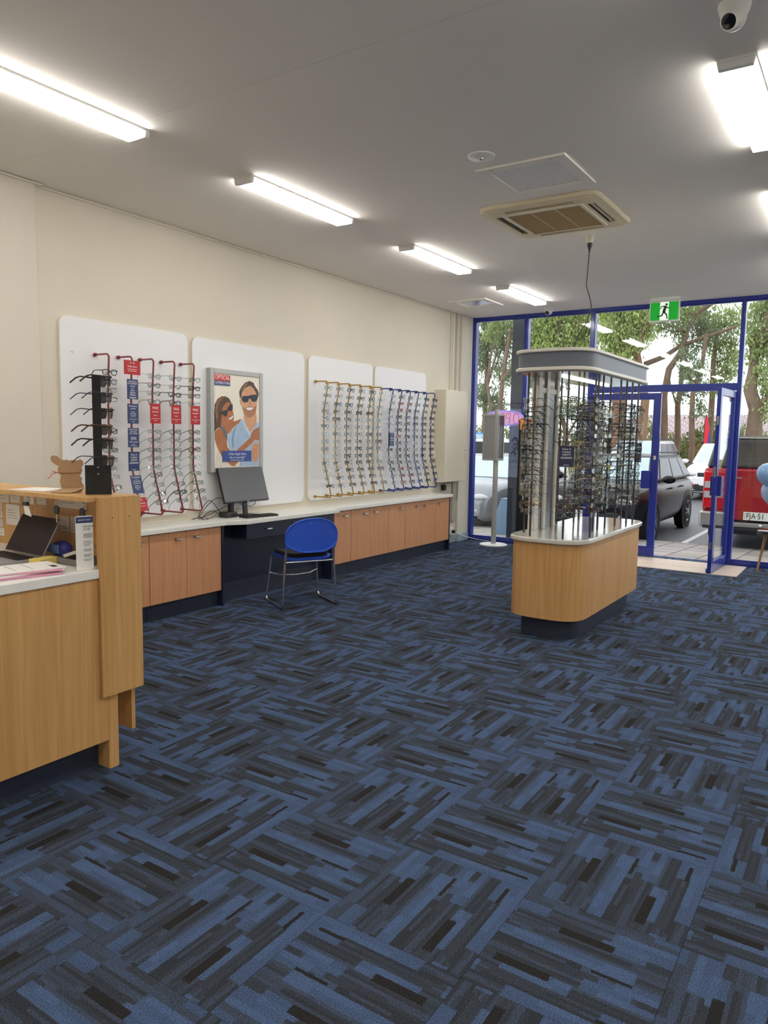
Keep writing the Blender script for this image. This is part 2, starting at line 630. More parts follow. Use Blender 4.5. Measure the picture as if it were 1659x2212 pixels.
def text_mesh(body, size, m, extrude=0.0004, align='CENTER'):
    cu = bpy.data.curves.new('lettering', 'FONT')
    cu.body = body
    cu.size = size
    cu.align_x = align
    cu.align_y = 'CENTER'
    cu.extrude = extrude
    cu.resolution_u = 2
    o = bpy.data.objects.new('lettering', cu)
    COL.objects.link(o)
    bpy.context.view_layer.update()
    me = bpy.data.meshes.new_from_object(o.evaluated_get(bpy.context.evaluated_depsgraph_get()))
    bpy.data.objects.remove(o)
    bpy.data.curves.remove(cu)
    me.name = 'lettering'
    me.materials.clear()
    me.materials.append(m)
    return me

TEXT_JOBS = []   # lettering meshes are made first, before the scene grows

ORD = ['first', 'second', 'third', 'fourth', 'fifth', 'sixth', 'seventh', 'eighth', 'ninth', 'tenth', 'eleventh', 'twelfth', 'thirteenth', 'fourteenth', 'fifteenth', 'sixteenth', 'seventeenth', 'eighteenth']
# ------------------------------------------------------------------ lettering meshes
TXT = {}
def want(key, body, size, m, extrude=0.0004, align='CENTER'):
    TXT[key] = text_mesh(body, size, m, extrude, align)

WP, IK = M['print_white'], M['ink']
want('free', 'FREE', 0.030, WP)
want('primary', 'PRIMARY', 0.0165, WP)
want('frame', 'frame', 0.0165, WP)
want('100', '100%', 0.02, WP)
want('satisf', 'Satisfaction', 0.02, WP)
want('myo', 'Ask About\nMYOSMART\nLenses\nfor\nShort\nSighted\nChildren', 0.0175, WP)
want('indoor', 'HT Indoor\nLenses', 0.018, WP)
want('indoor2', 'Latest\nTechnology\nIn Lenses\nFor You', 0.013, WP)
want('pick', "CAN'T PICK\nJust One?\nALL GOOD", 0.0155, WP)
want('50', '50%', 0.034, WP)
want('off', 'OFF YOUR', 0.0165, WP)
want('hobby', 'Have A\nHobby?', 0.021, WP)
want('great', 'GREAT!', 0.019, WP)
want('pol', 'POLARISED\nor\nUV-Tinted\nSunglasses?', 0.0155, WP)
want('pol2', 'Which is\nRight For\nYou?', 0.0145, WP)
want('optical', 'OPTICAL', 0.049, WP)
want('superstore', 'SUPERSTORE', 0.0325, WP)
want('pairs', '2 Pairs Single Vision', 0.034, WP)
want('gap', 'No or Low Gap*', 0.034, WP)
want('digital', 'Digital', 0.026, WP)
want('reading', 'READING CARD', 0.0085, WP)
want('card_no', 'Card No\n12 43', 0.016, IK, align='LEFT')
want('plate', 'FJA·51', 0.13, IK, 0.002, 'LEFT')

# ------------------------------------------------------------------ room shell
XL, XR, YB, YF, ZC = -5.147, 3.6, -2.6, 10.15, 3.3

floor = struct('floor', MB().box(XL - 0.15, XR + 0.15, YB - 0.15, YF + 0.04, -0.16, -0.006), M['slab'])
_tile = MB().box(-0.2494, 0.2494, -0.2494, 0.2494, -0.0055, 0.0).mesh('carpet_tile', M['carpet'])
TX0, TY0 = -0.893 - 9 * 0.5 + 0.25, 2.3 - 4 * 0.5 + 0.25
for i in range(13):
    for j in range(20):
        t = link('carpet_tile', _tile, floor)
        t.location = (TX0 + i * 0.5, TY0 + j * 0.5, 0.0)
        t.rotation_euler = (0, 0, ((i + j) % 2) * PI / 2 + RNG.choice((0, PI)))
# the carpet beyond the tiles in view is one sheet per side, outside the frame
rest = MB()
rest.box(TX0 + 12 * 0.5 + 0.25, XR, YB, YF, -0.0055, 0.0)
rest.box(XL, TX0 + 12 * 0.5 + 0.25, YB, TY0 - 0.25, -0.0055, 0.0)
part('carpet_sheet', rest, M['carpet'], floor)

ceil = struct('ceiling', MB().box(XL - 0.15, XR + 0.15, YB - 0.15, YF + 0.06, ZC + 0.012, ZC + 0.14), M['ceil'])
part('ceiling_sheet', MB().box(XL, XR, YB, 2.908, ZC, ZC + 0.012), M['ceil'], ceil)
part('ceiling_sheet', MB().box(XL, XR, 2.911, YF, ZC, ZC + 0.012), M['ceil'], ceil)

wl = struct('wall_left', MB().box(XL - 0.14, XL, YB, YF + 0.05, -0.006, ZC), M['wall'])
part('pilaster', MB().box(XL, XL + 0.045, 2.86, 3.19, 0.0, ZC - 0.001), M['pilaster'], wl, bevel=0.003)
part('door_jamb', MB().box(XL, XL + 0.02, 2.70, 2.80, 0.0, 2.6), M['cream_pl'], wl)
cd = MB()
cd.box(XL, XL + 0.025, 9.447, 9.475, 2.19, ZC - 0.002)
cd.box(XL, XL + 0.03, 9.485, 9.545, 2.19, ZC - 0.002)
part('conduit_cover', cd, M['wall'], wl, bevel=0.002)
part('grey_conduit', MB().box(XL, XL + 0.022, 9.56, 9.63, 2.19, ZC - 0.002), mat('grey_conduit_paint', (168, 166, 152), 0.6), wl)
part('grey_conduit', MB().box(XL, XL + 0.022, 9.60, 9.70, 0.30, 0.93), mat('grey_conduit_paint', (168, 166, 152), 0.6), wl)
part('nib', MB().box(XL, XL + 0.035, 9.75, YF - 0.06, 0.0, ZC - 0.002), M['wall'], wl, bevel=0.003)
tr = struct('trim_1', MB().box(XL, XL + 0.012, 3.19, 9.44, ZC - 0.022, ZC - 0.006), M['wall'])
struct('trim_2', MB().box(XL + 0.045, XL + 0.06, 2.6, 3.24, ZC - 0.02, ZC - 0.006), M['wall'])
bl = struct('baseboard_left', MB().box(XL, XL + 0.014, 9.0, 9.75, 0.0, 0.11).box(XL + 0.035, XL + 0.05, 9.75, YF - 0.07, 0.0, 0.11), M['skirting'], bevel=0.003)
struct('wall_right', MB().box(XR, XR + 0.14, YB, YF + 0.05, -0.006, ZC), M['wall'])
struct('wall_back', MB().box(XL - 0.14, XR + 0.14, YB - 0.14, YB, -0.006, ZC), M['wall'])

# ------------------------------------------------------------------ shopfront
FY0, FY1 = YF - 0.045, YF + 0.045
BF = M['blue_frame']
hd = struct('trim_3', MB().box(XL, XR, FY0, FY1, 3.255, ZC + 0.01), BF, bevel=0.004)
hd['label'] = 'long blue frame rail along the top of the shopfront'
def post(nm, x0, x1, z0=0.0, z1=3.255):
    m_ = MB().box(x0, x1, FY0, FY1, z0, z1)
    m_.box(x0 + 0.012, x1 - 0.012, FY0 - 0.008, FY0, z0, z1)
    return struct(nm, m_, BF, bevel=0.003)
post('trim_4', XL + 0.002, -5.065)
post('trim_5', -4.307, -4.244)
post('trim_6', -3.351, -3.281)
post('trim_7', -1.487, -1.435)
post('trim_8', 0.25, 0.31)
post('trim_9', 1.95, 2.01)

def window(nm, x0, x1, z0, z1):
    w = link(nm, None)
    w.location = ((x0 + x1) / 2, YF, z0)
    w['kind'] = 'structure'
    part('pane', MB().box(x0, x1, YF - 0.003, YF + 0.003, z0, z1), M['glass'], w)
    b = MB()
    b.box(x0, x1, YF - 0.02, YF + 0.02, z0 - 0.012, z0 + 0.014)
    b.box(x0, x1, YF - 0.02, YF + 0.02, z1 - 0.014, z1)
    part('glazing_bead', b, BF, w, bevel=0.002)
    return w
def sill(nm, x0, x1):
    struct(nm, MB().box(x0, x1, FY0, FY1, -0.006, 0.045), BF, bevel=0.003)
window('window_1', -5.065, -4.307, 0.057, 3.255)
window('window_2', -4.244, -3.351, 0.057, 3.255)
window('window_3', -3.281, -1.487, 2.25, 3.255)
window('window_4', -1.435, 0.25, 0.057, 3.255)
window('window_5', 0.31, 1.95, 0.057, 3.255)
window('window_6', 2.01, XR, 0.057, 3.255)
sill('trim_10', -5.065, -4.307)
sill('trim_11', -4.244, -3.351)
sill('trim_12', -1.435, 0.25)
sill('trim_13', 0.31, 1.95)
sill('trim_14', 2.01, XR)
tm = MB().box(-3.281, -1.487, FY0, FY1, 2.172, 2.238)
struct('trim_15', tm, BF, bevel=0.004)

def leaf(nm, w_, h_=2.145):
    """glazed door leaf in local coordinates, hinge at x=0, leaf along +x, front -y"""
    d = link(nm, None)
    d['kind'] = 'structure'
    t = 0.022
    fr = MB()
    fr.box(0, 0.095, -t, t, 0.0, h_)
    fr.box(w_ - 0.095, w_, -t, t, 0.0, h_)
    fr.box(0.095, w_ - 0.095, -t, t, 0.0, 0.13)
    fr.box(0.095, w_ - 0.095, -t, t, h_ - 0.085, h_)
    part('frame', fr, BF, d, bevel=0.004, local=True)
    part('pane', MB().box(0.095, w_ - 0.095, -0.004, 0.004, 0.13, h_ - 0.085), M['glass'], d, local=True)
    for s in (-1, 1):
        hp = MB()
        hp.box(w_ - 0.20, w_ - 0.085, s * (t + 0.034) - 0.004, s * (t + 0.034) + 0.004, 0.90, 1.13)
        hp.box(w_ - 0.094, w_ - 0.086, min(s * t, s * (t + 0.034)), max(s * t, s * (t + 0.034)), 0.90, 1.13)
        part('push_plate', hp, BF, d, bevel=0.002, local=True)
    lk = MB().box(w_ - 0.001, w_ + 0.002, -0.012, 0.012, 1.12, 1.24)
    lk.box(w_ - 0.001, w_ + 0.002, -0.012, 0.012, 0.28, 0.36).box(w_ - 0.001, w_ + 0.002, -0.012, 0.012, 1.72, 1.82)
    part('lock_plate', lk, M['steel'], d, local=True)
    part('sticker', MB().box(w_ - 0.06, w_ - 0.03, -t - 0.001, -t, 1.28, 1.33), M['cream_pl'], d, local=True)
    return d
d1 = leaf('door_1', 0.905)
d1.location = (-3.277, YF - 0.03, 0.012)
d2 = leaf('door_2', 0.85)
d2.location = (-1.50, YF - 0.05, 0.012)
d2.rotation_euler = (0, 0, math.radians(-92.5))
part('closer_arm', MB().box(0.02, 0.10, -0.06, -0.022, 2.02, 2.12), M['steel'], d2, local=True)
part('bottom_pivot', MB().box(0.72, 0.86, -0.034, -0.0222, 0.0, 0.05), M['steel'], d2, local=True)
struct('trim_16', MB().box(-3.275, -1.24, 9.25, 10.06, 0.0, 0.005), M['mat_wood'])['label'] = 'pale timber-look vinyl strip on the floor inside the entry'

# ------------------------------------------------------------------ ceiling fittings
def ceiling_light(x, y, label):
    t = thing('ceiling_light', label, 'ceiling light', (x, y, ZC), group='LED batten ceiling lights')
    L, w_ = 0.60, 0.082
    b = MB().box(-w_, w_, -L, L, -0.014, 0.0)
    part('housing', b, M['white_pl'], t, local=True, bevel=0.003)
    df = MB()
    sec = [(-w_ + 0.004, -0.0142), (-w_ + 0.004, -0.036), (-w_ + 0.010, -0.046), (w_ - 0.010, -0.046), (w_ - 0.004, -0.036), (w_ - 0.004, -0.0142)]
    df.prism(sec, lambda u, v, a: (u, a, v), -L + 0.032, L - 0.032)
    part('diffuser', df, M['led'], t, local=True)
    for s in (-1, 1):
        c = MB()
        sc2 = [(-w_, -0.0142), (-w_ + 0.008, -0.048), (w_ - 0.008, -0.048), (w_, -0.0142)]
        c.prism(sc2, lambda u, v, a: (u, a, v), *(sorted((s * (L - 0.0315), s * L))))
        part('end_cap', c, M['white_pl'], t, local=True, bevel=0.003)
    return t
LY = (-1.7, 0.38, 2.42, 4.465, 6.585, 8.70)
_lab = {(-3.745, 2.42): 'LED batten light cut by the left edge, nearest above the counter', (-3.745, 4.465): 'second LED batten light from the left, above the bench',
        (-3.745, 6.585): 'third LED batten light from the left, before the far windows', (-3.745, 8.70): 'smallest farthest LED batten light, beside the far dome camera',
        (-0.66, 4.465): 'large LED batten light at the upper right below the dome camera', (-0.66, 6.585): 'LED batten light only just showing at the right edge'}
for x in (-3.745, -0.66, 2.42):
    for y in LY:
        ceiling_light(x, y, _lab.get((x, y), 'LED batten ceiling light outside the picture'))

# cassette air conditioner
ac = thing('cassette_air_conditioner', 'yellowed four-way cassette air conditioner set in the ceiling', 'air conditioner', (-2.238, 5.80, ZC))
def ring(mb, half, prof):
    """square frame swept from (inset, z) profile points"""
    rows = []
    for ins, z in prof:
        h = half - ins
        pl = rrect(2 * h, 2 * h, max(0.012, 0.11 - ins * 0.7), 5)
        rows.append([(u, v, z) for u, v in pl] + [(pl[0][0], pl[0][1], z)])
    mb.grid(rows)
body = MB()
ring(body, 0.475, [(0.0, -0.001), (0.0, -0.012), (0.012, -0.026), (0.06, -0.032)])
part('bezel', body, M['old_pl'], ac, smooth=True, local=True)
def strip4(mb, i, o, z0, z1, e=None):
    """square ring between half sizes i and o"""
    for q in (-1, 1):
        mb.box(-o, o, min(q * i, q * o), max(q * i, q * o), z0, z1)
        mb.box(min(q * i, q * o), max(q * i, q * o), -i, i, z0, z1)
    return mb
part('grille_frame', strip4(MB(), 0.290, 0.316, -0.046, -0.030), M['cream_pl'], ac, local=True, bevel=0.003)
plate = strip4(MB(), 0.316, 0.336, -0.037, -0.026)
strip4(plate, 0.392, 0.417, -0.034, -0.026)
for sx in (-1, 1):
    for sy in (-1, 1):
        plate.box(min(sx * 0.27, sx * 0.392), max(sx * 0.27, sx * 0.392), min(sy * 0.336, sy * 0.392), max(sy * 0.336, sy * 0.392), -0.0365, -0.024)
        plate.box(min(sx * 0.336, sx * 0.392), max(sx * 0.336, sx * 0.392), min(sy * 0.27, sy * 0.336), max(sy * 0.27, sy * 0.336), -0.0365, -0.024)
part('fascia', plate, M['old_pl'], ac, local=True)
part('filter_grille', MB().box(-0.290, 0.290, -0.290, 0.290, -0.038, -0.026), M['filter'], ac, local=True)
for q in (-0.097, 0.097):
    part('grille_bar', MB().box(q - 0.003, q + 0.003, -0.290, 0.290, -0.040, -0.0382), M['old_pl'], ac, local=True)
vd = MB()
for q in (-1, 1):
    vd.box(-0.27, 0.27, min(q * 0.336, q * 0.392), max(q * 0.336, q * 0.392), -0.016, -0.010)
    vd.box(min(q * 0.336, q * 0.392), max(q * 0.336, q * 0.392), -0.27, 0.27, -0.016, -0.010)
part('vent_slot', vd, mat('dark_vent', (58, 50, 34), 0.8), ac, local=True)
for q in (-1, 1):
    part('louvre', MB().obox((0, q * 0.366, -0.027), (0.265, 0, 0), (0, 0.006, q * 0.005), (0, 0, 0.0012)), M['old_pl'], ac, local=True)
    part('louvre', MB().obox((q * 0.366, 0, -0.027), (0.006, 0, q * 0.005), (0, 0.265, 0), (0, 0, 0.0012)), M['old_pl'], ac, local=True)

def hatch(x, y, s, label, glassy):
    t = thing('ceiling_hatch', label, 'ceiling hatch', (x, y, ZC))
    f_ = MB()
    i = s - 0.075
    for q in (-1, 1):
        f_.box(-s, s, min(q * i, q * s), max(q * i, q * s), -0.014, 0.0)
        f_.box(min(q * i, q * s), max(q * i, q * s), -i, i, -0.014, 0.0)
    part('frame', f_, M['ceil'], t, local=True, bevel=0.002)
    part('panel', MB().box(-i, i, -i, i, -0.004, 0.0), glassy, t, local=True)
    for q in (-0.2, 0.2):
        part('screw', MB().lathe([(0.006, -0.017), (0.006, -0.014)], 8, (q, -s + 0.03, 0)), M['steel'], t, local=True)
hatch(-2.03, 4.88, 0.305, 'white framed ceiling hatch with a greyish panel beside the air conditioner', mat('frosted_panel', (238, 238, 238), 0.6))
hatch(-4.52, 8.98, 0.27, 'small ceiling hatch with a pale panel near the far left corner', mat('pale_hatch_panel', (232, 236, 240), 0.15, coat=0.3))

t = thing('ceiling_cover_plate', 'round white ceiling plate with a small centre sensor', 'smoke detector', (-2.19, 4.37, ZC))
part('plate', MB().lathe([(0.085, 0.0), (0.085, -0.006), (0.075, -0.012), (0.02, -0.014)], 32), M['white_pl'], t, True, local=True)
part('sensor', MB().lathe([(0.016, -0.012), (0.014, -0.022), (0.006, -0.026)], 12), M['steel'], t, True, local=True)

def dome_camera(x, y, s, aim, label):
    t = thing('dome_camera', label, 'security camera', (x, y, ZC))
    part('base', MB().lathe([(0.062 * s, 0.0), (0.062 * s, -0.012 * s), (0.056 * s, -0.035 * s), (0.045 * s, -0.05 * s)], 28), M['white_pl'], t, True, local=True)
    c = Vector((0, 0, -0.055 * s))
    a = Vector(aim).normalized()
    eb = MB().ell(c, (0.048 * s,) * 3, 24, 14)
    part('eyeball', eb, M['white_pl'], t, True, local=True)
    fb = MB().lathe([(0.036 * s, 0.028 * s), (0.036 * s, 0.046 * s), (0.030 * s, 0.050 * s)], 24, c, a)
    part('lens_ring', fb, M['white_pl'], t, True, local=True)
    part('lens', MB().lathe([(0.0295 * s, 0.0503 * s), (0.02 * s, 0.0515 * s)], 24, c, a), mat('camera_lens', (14, 12, 18), 0.08, coat=0.5), t, True, local=True)
dome_camera(-0.60, 3.42, 1.0, (-0.25, -0.85, -0.55), 'white dome camera with black lens at the top right of the ceiling')
dome_camera(-3.80, 9.72, 1.0, (-0.1, -0.8, -0.55), 'small white dome camera on the ceiling by the shopfront')

# ceiling socket and its black cord, dropping behind the island canopy
t = thing('ceiling_socket', 'white ceiling power socket with a plugged black cord', 'power socket', (-2.20, 6.52, ZC))
part('mount_plate', MB().lathe([(0.045, 0.0), (0.045, -0.006)], 20), M['white_pl'], t, True, local=True)
part('socket_body', MB().lathe([(0.03, -0.006), (0.032, -0.03), (0.027, -0.062)], 18), M['cream_pl'], t, True, local=True)
part('plug', MB().lathe([(0.024, -0.062), (0.022, -0.085), (0.008, -0.12), (0.006, -0.14)], 14), M['black'], t, True, local=True)
cp = [(0, 0, -0.135), (-0.004, 0.0, -0.22), (-0.012, 0.01, -0.32), (-0.02, 0.02, -0.42), (0.012, 0.03, -0.52), (0.03, 0.03, -0.60), (0.0, 0.03, -0.72), (-0.06, 0.0, -0.83), (-0.10, -0.02, -0.95), (-0.08, -0.03, -1.03), (-0.02, -0.04, -1.07)]
part('cord', MB().tube(cp, 0.0045, 8), M['black'], t, True, local=True)

# running man exit sign
t = thing('exit_sign', 'green running man exit sign hanging before the shopfront glass', 'exit sign', (-2.30, 9.72, ZC))
part('mount', MB().box(-0.175, 0.175, -0.03, 0.03, -0.045, 0.0), M['white_pl'], t, local=True, bevel=0.004)
part('case', MB().box(-0.178, 0.178, -0.016, 0.016, -0.30, -0.045), M['white_pl'], t, local=True, bevel=0.004)
part('green_face', MB().box(-0.165, -0.052, -0.018, -0.0162, -0.278, -0.062).box(0.052, 0.165, -0.018, -0.0162, -0.278, -0.062), M['green'], t, local=True)
part('white_face', MB().box(-0.052, 0.052, -0.018, -0.0162, -0.278, -0.062), M['exit_white'], t, local=True)
mn = MB()
def stroke(mb, a, b, w_, y0=-0.0205, y1=-0.0183):
    a, b = Vector((a[0], 0, a[1])), Vector((b[0], 0, b[1]))
    d = (b - a).normalized()
    n_ = Vector((-d.z, 0, d.x)) * w_ / 2
    q = [a + n_ - d * w_ * 0.3, b + n_ + d * w_ * 0.3, b - n_ + d * w_ * 0.3, a - n_ - d * w_ * 0.3]
    mb.add([(p.x, y0, p.z) for p in q] + [(p.x, y1, p.z) for p in q], [(0, 1, 2, 3), (7, 6, 5, 4), (0, 4, 5, 1), (1, 5, 6, 2), (2, 6, 7, 3), (3, 7, 4, 0)])
stroke(mn, (0.012, -0.118), (-0.004, -0.178), 0.034)
stroke(mn, (0.018, -0.116), (0.046, -0.138), 0.012)
stroke(mn, (0.046, -0.138), (0.066, -0.130), 0.010)
stroke(mn, (0.006, -0.112), (-0.034, -0.114), 0.012)
stroke(mn, (-0.034, -0.114), (-0.048, -0.142), 0.010)
stroke(mn, (-0.002, -0.180), (0.028, -0.214), 0.017)
stroke(mn, (0.028, -0.214), (0.038, -0.262), 0.014)
stroke(mn, (-0.006, -0.182), (-0.030, -0.226), 0.017)
stroke(mn, (-0.030, -0.226), (-0.078, -0.232), 0.014)
mn.prism([(0.024 + 0.015 * math.cos(a * PI / 8), -0.092 + 0.015 * math.sin(a * PI / 8)) for a in range(16)], lambda u, v, a: (u, a, v), -0.0205, -0.0183)
part('running_man', mn, mat('dark_green_print', (8, 96, 30), 0.5), t, local=True)
# ------------------------------------------------------------------ wall panels
def wall_panel(y0, y1, z0, z1, label, thick=0.022, corners=(1, 1)):
    t = thing('backing_board', label, 'wall panel', (XL, (y0 + y1) / 2, z0), group='white backing panels on the wall')
    pl = rrect(y1 - y0, z1 - z0, 0.07, 7, (y0 + y1) / 2, (z0 + z1) / 2)
    pl2 = rrect(y1 - y0 - 0.006, z1 - z0 - 0.006, 0.068, 7, (y0 + y1) / 2, (z0 + z1) / 2)
    part('edge_band', MB().prism(pl, lambda u, v, a: (a, u, v), XL + 0.001, XL + thick), M['panel_edge'], t)
    part('face', MB().prism(pl2, lambda u, v, a: (a, u, v), XL + thick, XL + thick + 0.0015), M['panel'], t)
wall_panel(3.36, 4.60, 0.83, 2.41, 'large white rounded wall panel behind the red rods')
wall_panel(4.65, 6.205, 0.83, 2.40, 'large white rounded wall panel behind the framed poster')
wall_panel(6.275, 7.495, 0.83, 2.395, 'white rounded wall panel behind the gold rods')
wall_panel(7.535, 8.765, 0.84, 2.39, 'white rounded wall panel behind the blue rods')

# ------------------------------------------------------------------ bench: worktops and cabinets
def handle(parent, y, z, x=-4.826):
    h = MB()
    pr = [(0.0, 0.0), (0.0, 0.016), (0.012, 0.018), (0.024, 0.012), (0.026, 0.004), (0.023, 0.004), (0.02, 0.010), (0.010, 0.014), (0.003, 0.012), (0.003, 0.0)]
    h.prism(pr, lambda u, v, a: (x + u, a, z + v), y - 0.032, y + 0.032)
    part('handle', h, M['steel'], parent, True)

def cabinet(y0, y1, doors, label):
    """doors: list of (y0, y1, handle y)"""
    t = thing('base_cabinet', label, 'cabinet', (-4.99, (y0 + y1) / 2, 0.0), group='timber fronted cabinets under the wall bench')
    part('carcass', MB().box(XL + 0.002, -4.846, y0 + 0.001, y1 - 0.001, 0.142, 0.728), M['navy'], t)
    part('kickboard', MB().box(XL + 0.004, -4.875, y0 + 0.001, y1 - 0.001, 0.001, 0.142), M['kick'], t)
    for a, b, hy in doors:
        d = part('door', MB().box(-4.8455, -4.826, a + 0.002, b - 0.002, 0.147, 0.722), M['door_wood'], t, bevel=0.001)
        if hy:
            handle(d, hy, 0.657)
cabinet(3.40, 3.905, [(3.40, 3.905, 3.813)], 'timber cabinet half hidden behind the front counter end')
cabinet(3.907, 4.695, [(3.907, 4.297, 4.199), (4.297, 4.695, 4.409)], 'two-door timber cabinet under the bench left of the blue chair')
cabinet(6.305, 6.669, [(6.305, 6.669, 6.554)], 'single-door timber cabinet next to the blue chair')
cabinet(6.671, 7.433, [(6.671, 7.041, 6.936), (7.041, 7.433, 7.144)], 'two-door timber cabinet under the gold rods')
cabinet(7.435, 7.816, [(7.435, 7.816, 7.703)], 'single-door timber cabinet between the two far double cabinets')
cabinet(7.818, 8.573, [(7.818, 8.193, 8.09), (8.193, 8.573, 8.291)], 'two-door timber cabinet under the blue rods')
cabinet(8.575, 8.955, [(8.575, 8.955, 8.671)], 'last timber cabinet at the far end of the bench')

t = thing('desk_recess', 'navy knee-hole desk frame with drawer under the bench', 'desk', (-4.95, 5.5, 0.0))
part('back_panel', MB().box(-4.97, -4.95, 4.72, 6.28, 0.0, 0.729), M['navy'], t)
part('side_panel', MB().box(XL + 0.01, -4.815, 4.698, 4.718, 0.0, 0.729), M['navy'], t)
part('side_panel', MB().box(XL + 0.01, -4.80, 6.282, 6.303, 0.0, 0.729), M['navy'], t)
part('plinth', MB().box(-4.949, -4.935, 4.72, 6.28, 0.0, 0.17), M['kick'], t)
dr = part('drawer', MB().box(-4.949, -4.742, 4.93, 5.56, 0.585, 0.727), M['navy'], t, bevel=0.002)
handle(dr, 5.22, 0.655, -4.742)
dr2 = part('drawer', MB().box(-4.949, -4.742, 5.564, 6.25, 0.585, 0.727), M['navy'], t, bevel=0.002)
handle(dr2, 5.9, 0.655, -4.742)

bt = MB()
bt.zprism([(XL + 0.001, 3.36), (-4.795, 3.36), (-4.795, 4.735), (-4.70, 4.895), (-4.70, 6.29), (-4.795, 6.30), (-4.795, 9.0), (XL + 0.001, 9.0)], 0.73, 0.768)
single('worktop', bt, M['bench'], 'long white wall bench top with a bumped-out desk section', 'countertop', (-4.95, 6.2, 0.73), bevel=0.004)
single('bench_end_panel', MB().box(XL + 0.002, -4.822, 8.957, 8.975, 0.0, 0.729), M['navy'], 'thin navy end panel closing the far end of the bench', 'panel', (-4.98, 8.966, 0.0))

# ------------------------------------------------------------------ display rods on the wall
def rod_profile(kind):
    if kind == 'red':
        return [(-4.945, 2.138), (-4.965, 1.86), (-4.966, 1.25), (-4.862, 0.90)]
    return [(-4.945, 2.119), (-4.998, 1.78), (-4.995, 1.28), (-4.892, 0.90)]

def profile_at(kind, z):
    p = rod_profile(kind)
    for (xa, za), (xb, zb) in zip(p, p[1:]):
        if zb <= z <= za:
            k = (za - z) / (za - zb)
            ang = math.atan2(xb - xa, za - zb)   # >0: leans out towards the floor
            return xa + (xb - xa) * k, ang
    return p[-1][0], 0.0

def rod(kind, y, m, label, group, clips):
    t = thing('display_rod', label, 'display rod', (XL + 0.024, y, 0.88), group=group)
    p = rod_profile(kind)
    x0 = XL + 0.024
    zt, zb = p[0][1], p[-1][1]
    pts = [(x0, y, zt + 0.002)]
    xk = p[0][0]
    for k in range(6):
        a = PI / 2 * k / 5
        pts.append((xk - 0.03 + 0.03 * math.sin(a), y, zt + 0.002 - 0.03 + 0.03 * math.cos(a)))
    pts += [(p[1][0] + 0.003, y, p[1][1] + 0.05), (p[1][0], y, p[1][1]), (p[2][0], y, p[2][1] + 0.02), (p[2][0] + 0.006, y, p[2][1] - 0.02)]
    xb = p[3][0]
    for k in range(6):
        a = PI / 2 * k / 5
        pts.append((xb - 0.02 + 0.02 * math.cos(a), y, zb - 0.0 - 0.025 * math.sin(a)))
    pts.append((x0, y, zb - 0.027))
    part('tube', MB().tube(pts, 0.0075, 10), m, t, True)
    cp = MB()
    for z in (zt + 0.002, zb - 0.027):
        cp.lathe([(0.013, 0.0), (0.015, 0.006), (0.015, 0.02), (0.011, 0.028)], 14, (x0, y, z), (1, 0, 0))
    part('mount_cap', cp, m, t, True)
    if clips:
        c = MB()
        for z in clips:
            x, a = profile_at(kind, z)
            n_ = Vector((math.cos(a), 0, math.sin(a)))
            s_ = Vector((math.sin(a), 0, -math.cos(a)))
            q = Vector((x, y, z))
            c.obox(q + n_ * 0.012, n_ * 0.006, Vector((0, 0.009, 0)), s_ * 0.006)
            c.obox(q + n_ * 0.016 + s_ * 0.004, n_ * 0.009, Vector((0, 0.016, 0)), s_ * 0.0015)
        part('clear_clips', c, M['clear'], t, kind='stuff')
    return t

# ------------------------------------------------------------------ eyeglasses
FRAME_M = {
    'black': mat('black_acetate', (22, 22, 24), 0.25, var=0.1, coat=0.3), 'dark grey': mat('dark_grey_frame', (60, 60, 64), 0.3, 0.4),
    'silver': mat('silver_wire', (150, 150, 152), 0.25, 0.9), 'brown': mat('tortoise_frame', (84, 54, 36), 0.25, var=0.4, scale=80, coat=0.3),
    'clear': mat('clear_frame', (196, 194, 190), 0.2, var=0.05, coat=0.3), 'red': mat('red_frame', (150, 30, 44), 0.25, var=0.1, coat=0.3),
    'blue': mat('blue_frame_acetate', (44, 84, 150), 0.25, var=0.1, coat=0.3), 'navy': mat('navy_frame', (34, 40, 70), 0.25, var=0.1, coat=0.3),
    'gold': mat('gold_wire', (176, 146, 88), 0.25, 0.9), 'yellow': mat('yellow_frame', (208, 180, 40), 0.3, var=0.1)}

def rim_shape(style, n=18):
    """outline of one lens, centred, in (y, z)"""
    pts = []
    for k in range(n):
        a = 2 * PI * k / n
        c, s = math.cos(a), math.sin(a)
        if style == 'round':
            p = (0.0235 * c, 0.022 * s)
        elif style == 'rect':
            e = 0.5
            p = (0.027 * math.copysign(abs(c) ** e, c), 0.0165 * math.copysign(abs(s) ** e, s))
        elif style == 'cat':
            e = 0.65
            y, z = 0.0265 * math.copysign(abs(c) ** e, c), 0.0185 * math.copysign(abs(s) ** e, s)
            p = (y, z + (0.006 * max(0, y / 0.0265) if z > 0 else 0.0))
        elif style == 'sun':
            e = 0.6
            y, z = 0.030 * math.copysign(abs(c) ** e, c), 0.024 * math.copysign(abs(s) ** e, s)
            p = (y * (1.0 + 0.12 * z / 0.024), z)
        else:
            e = 0.7
            p = (0.0265 * math.copysign(abs(c) ** e, c), 0.0205 * math.copysign(abs(s) ** e, s))
        pts.append(p)
    return pts

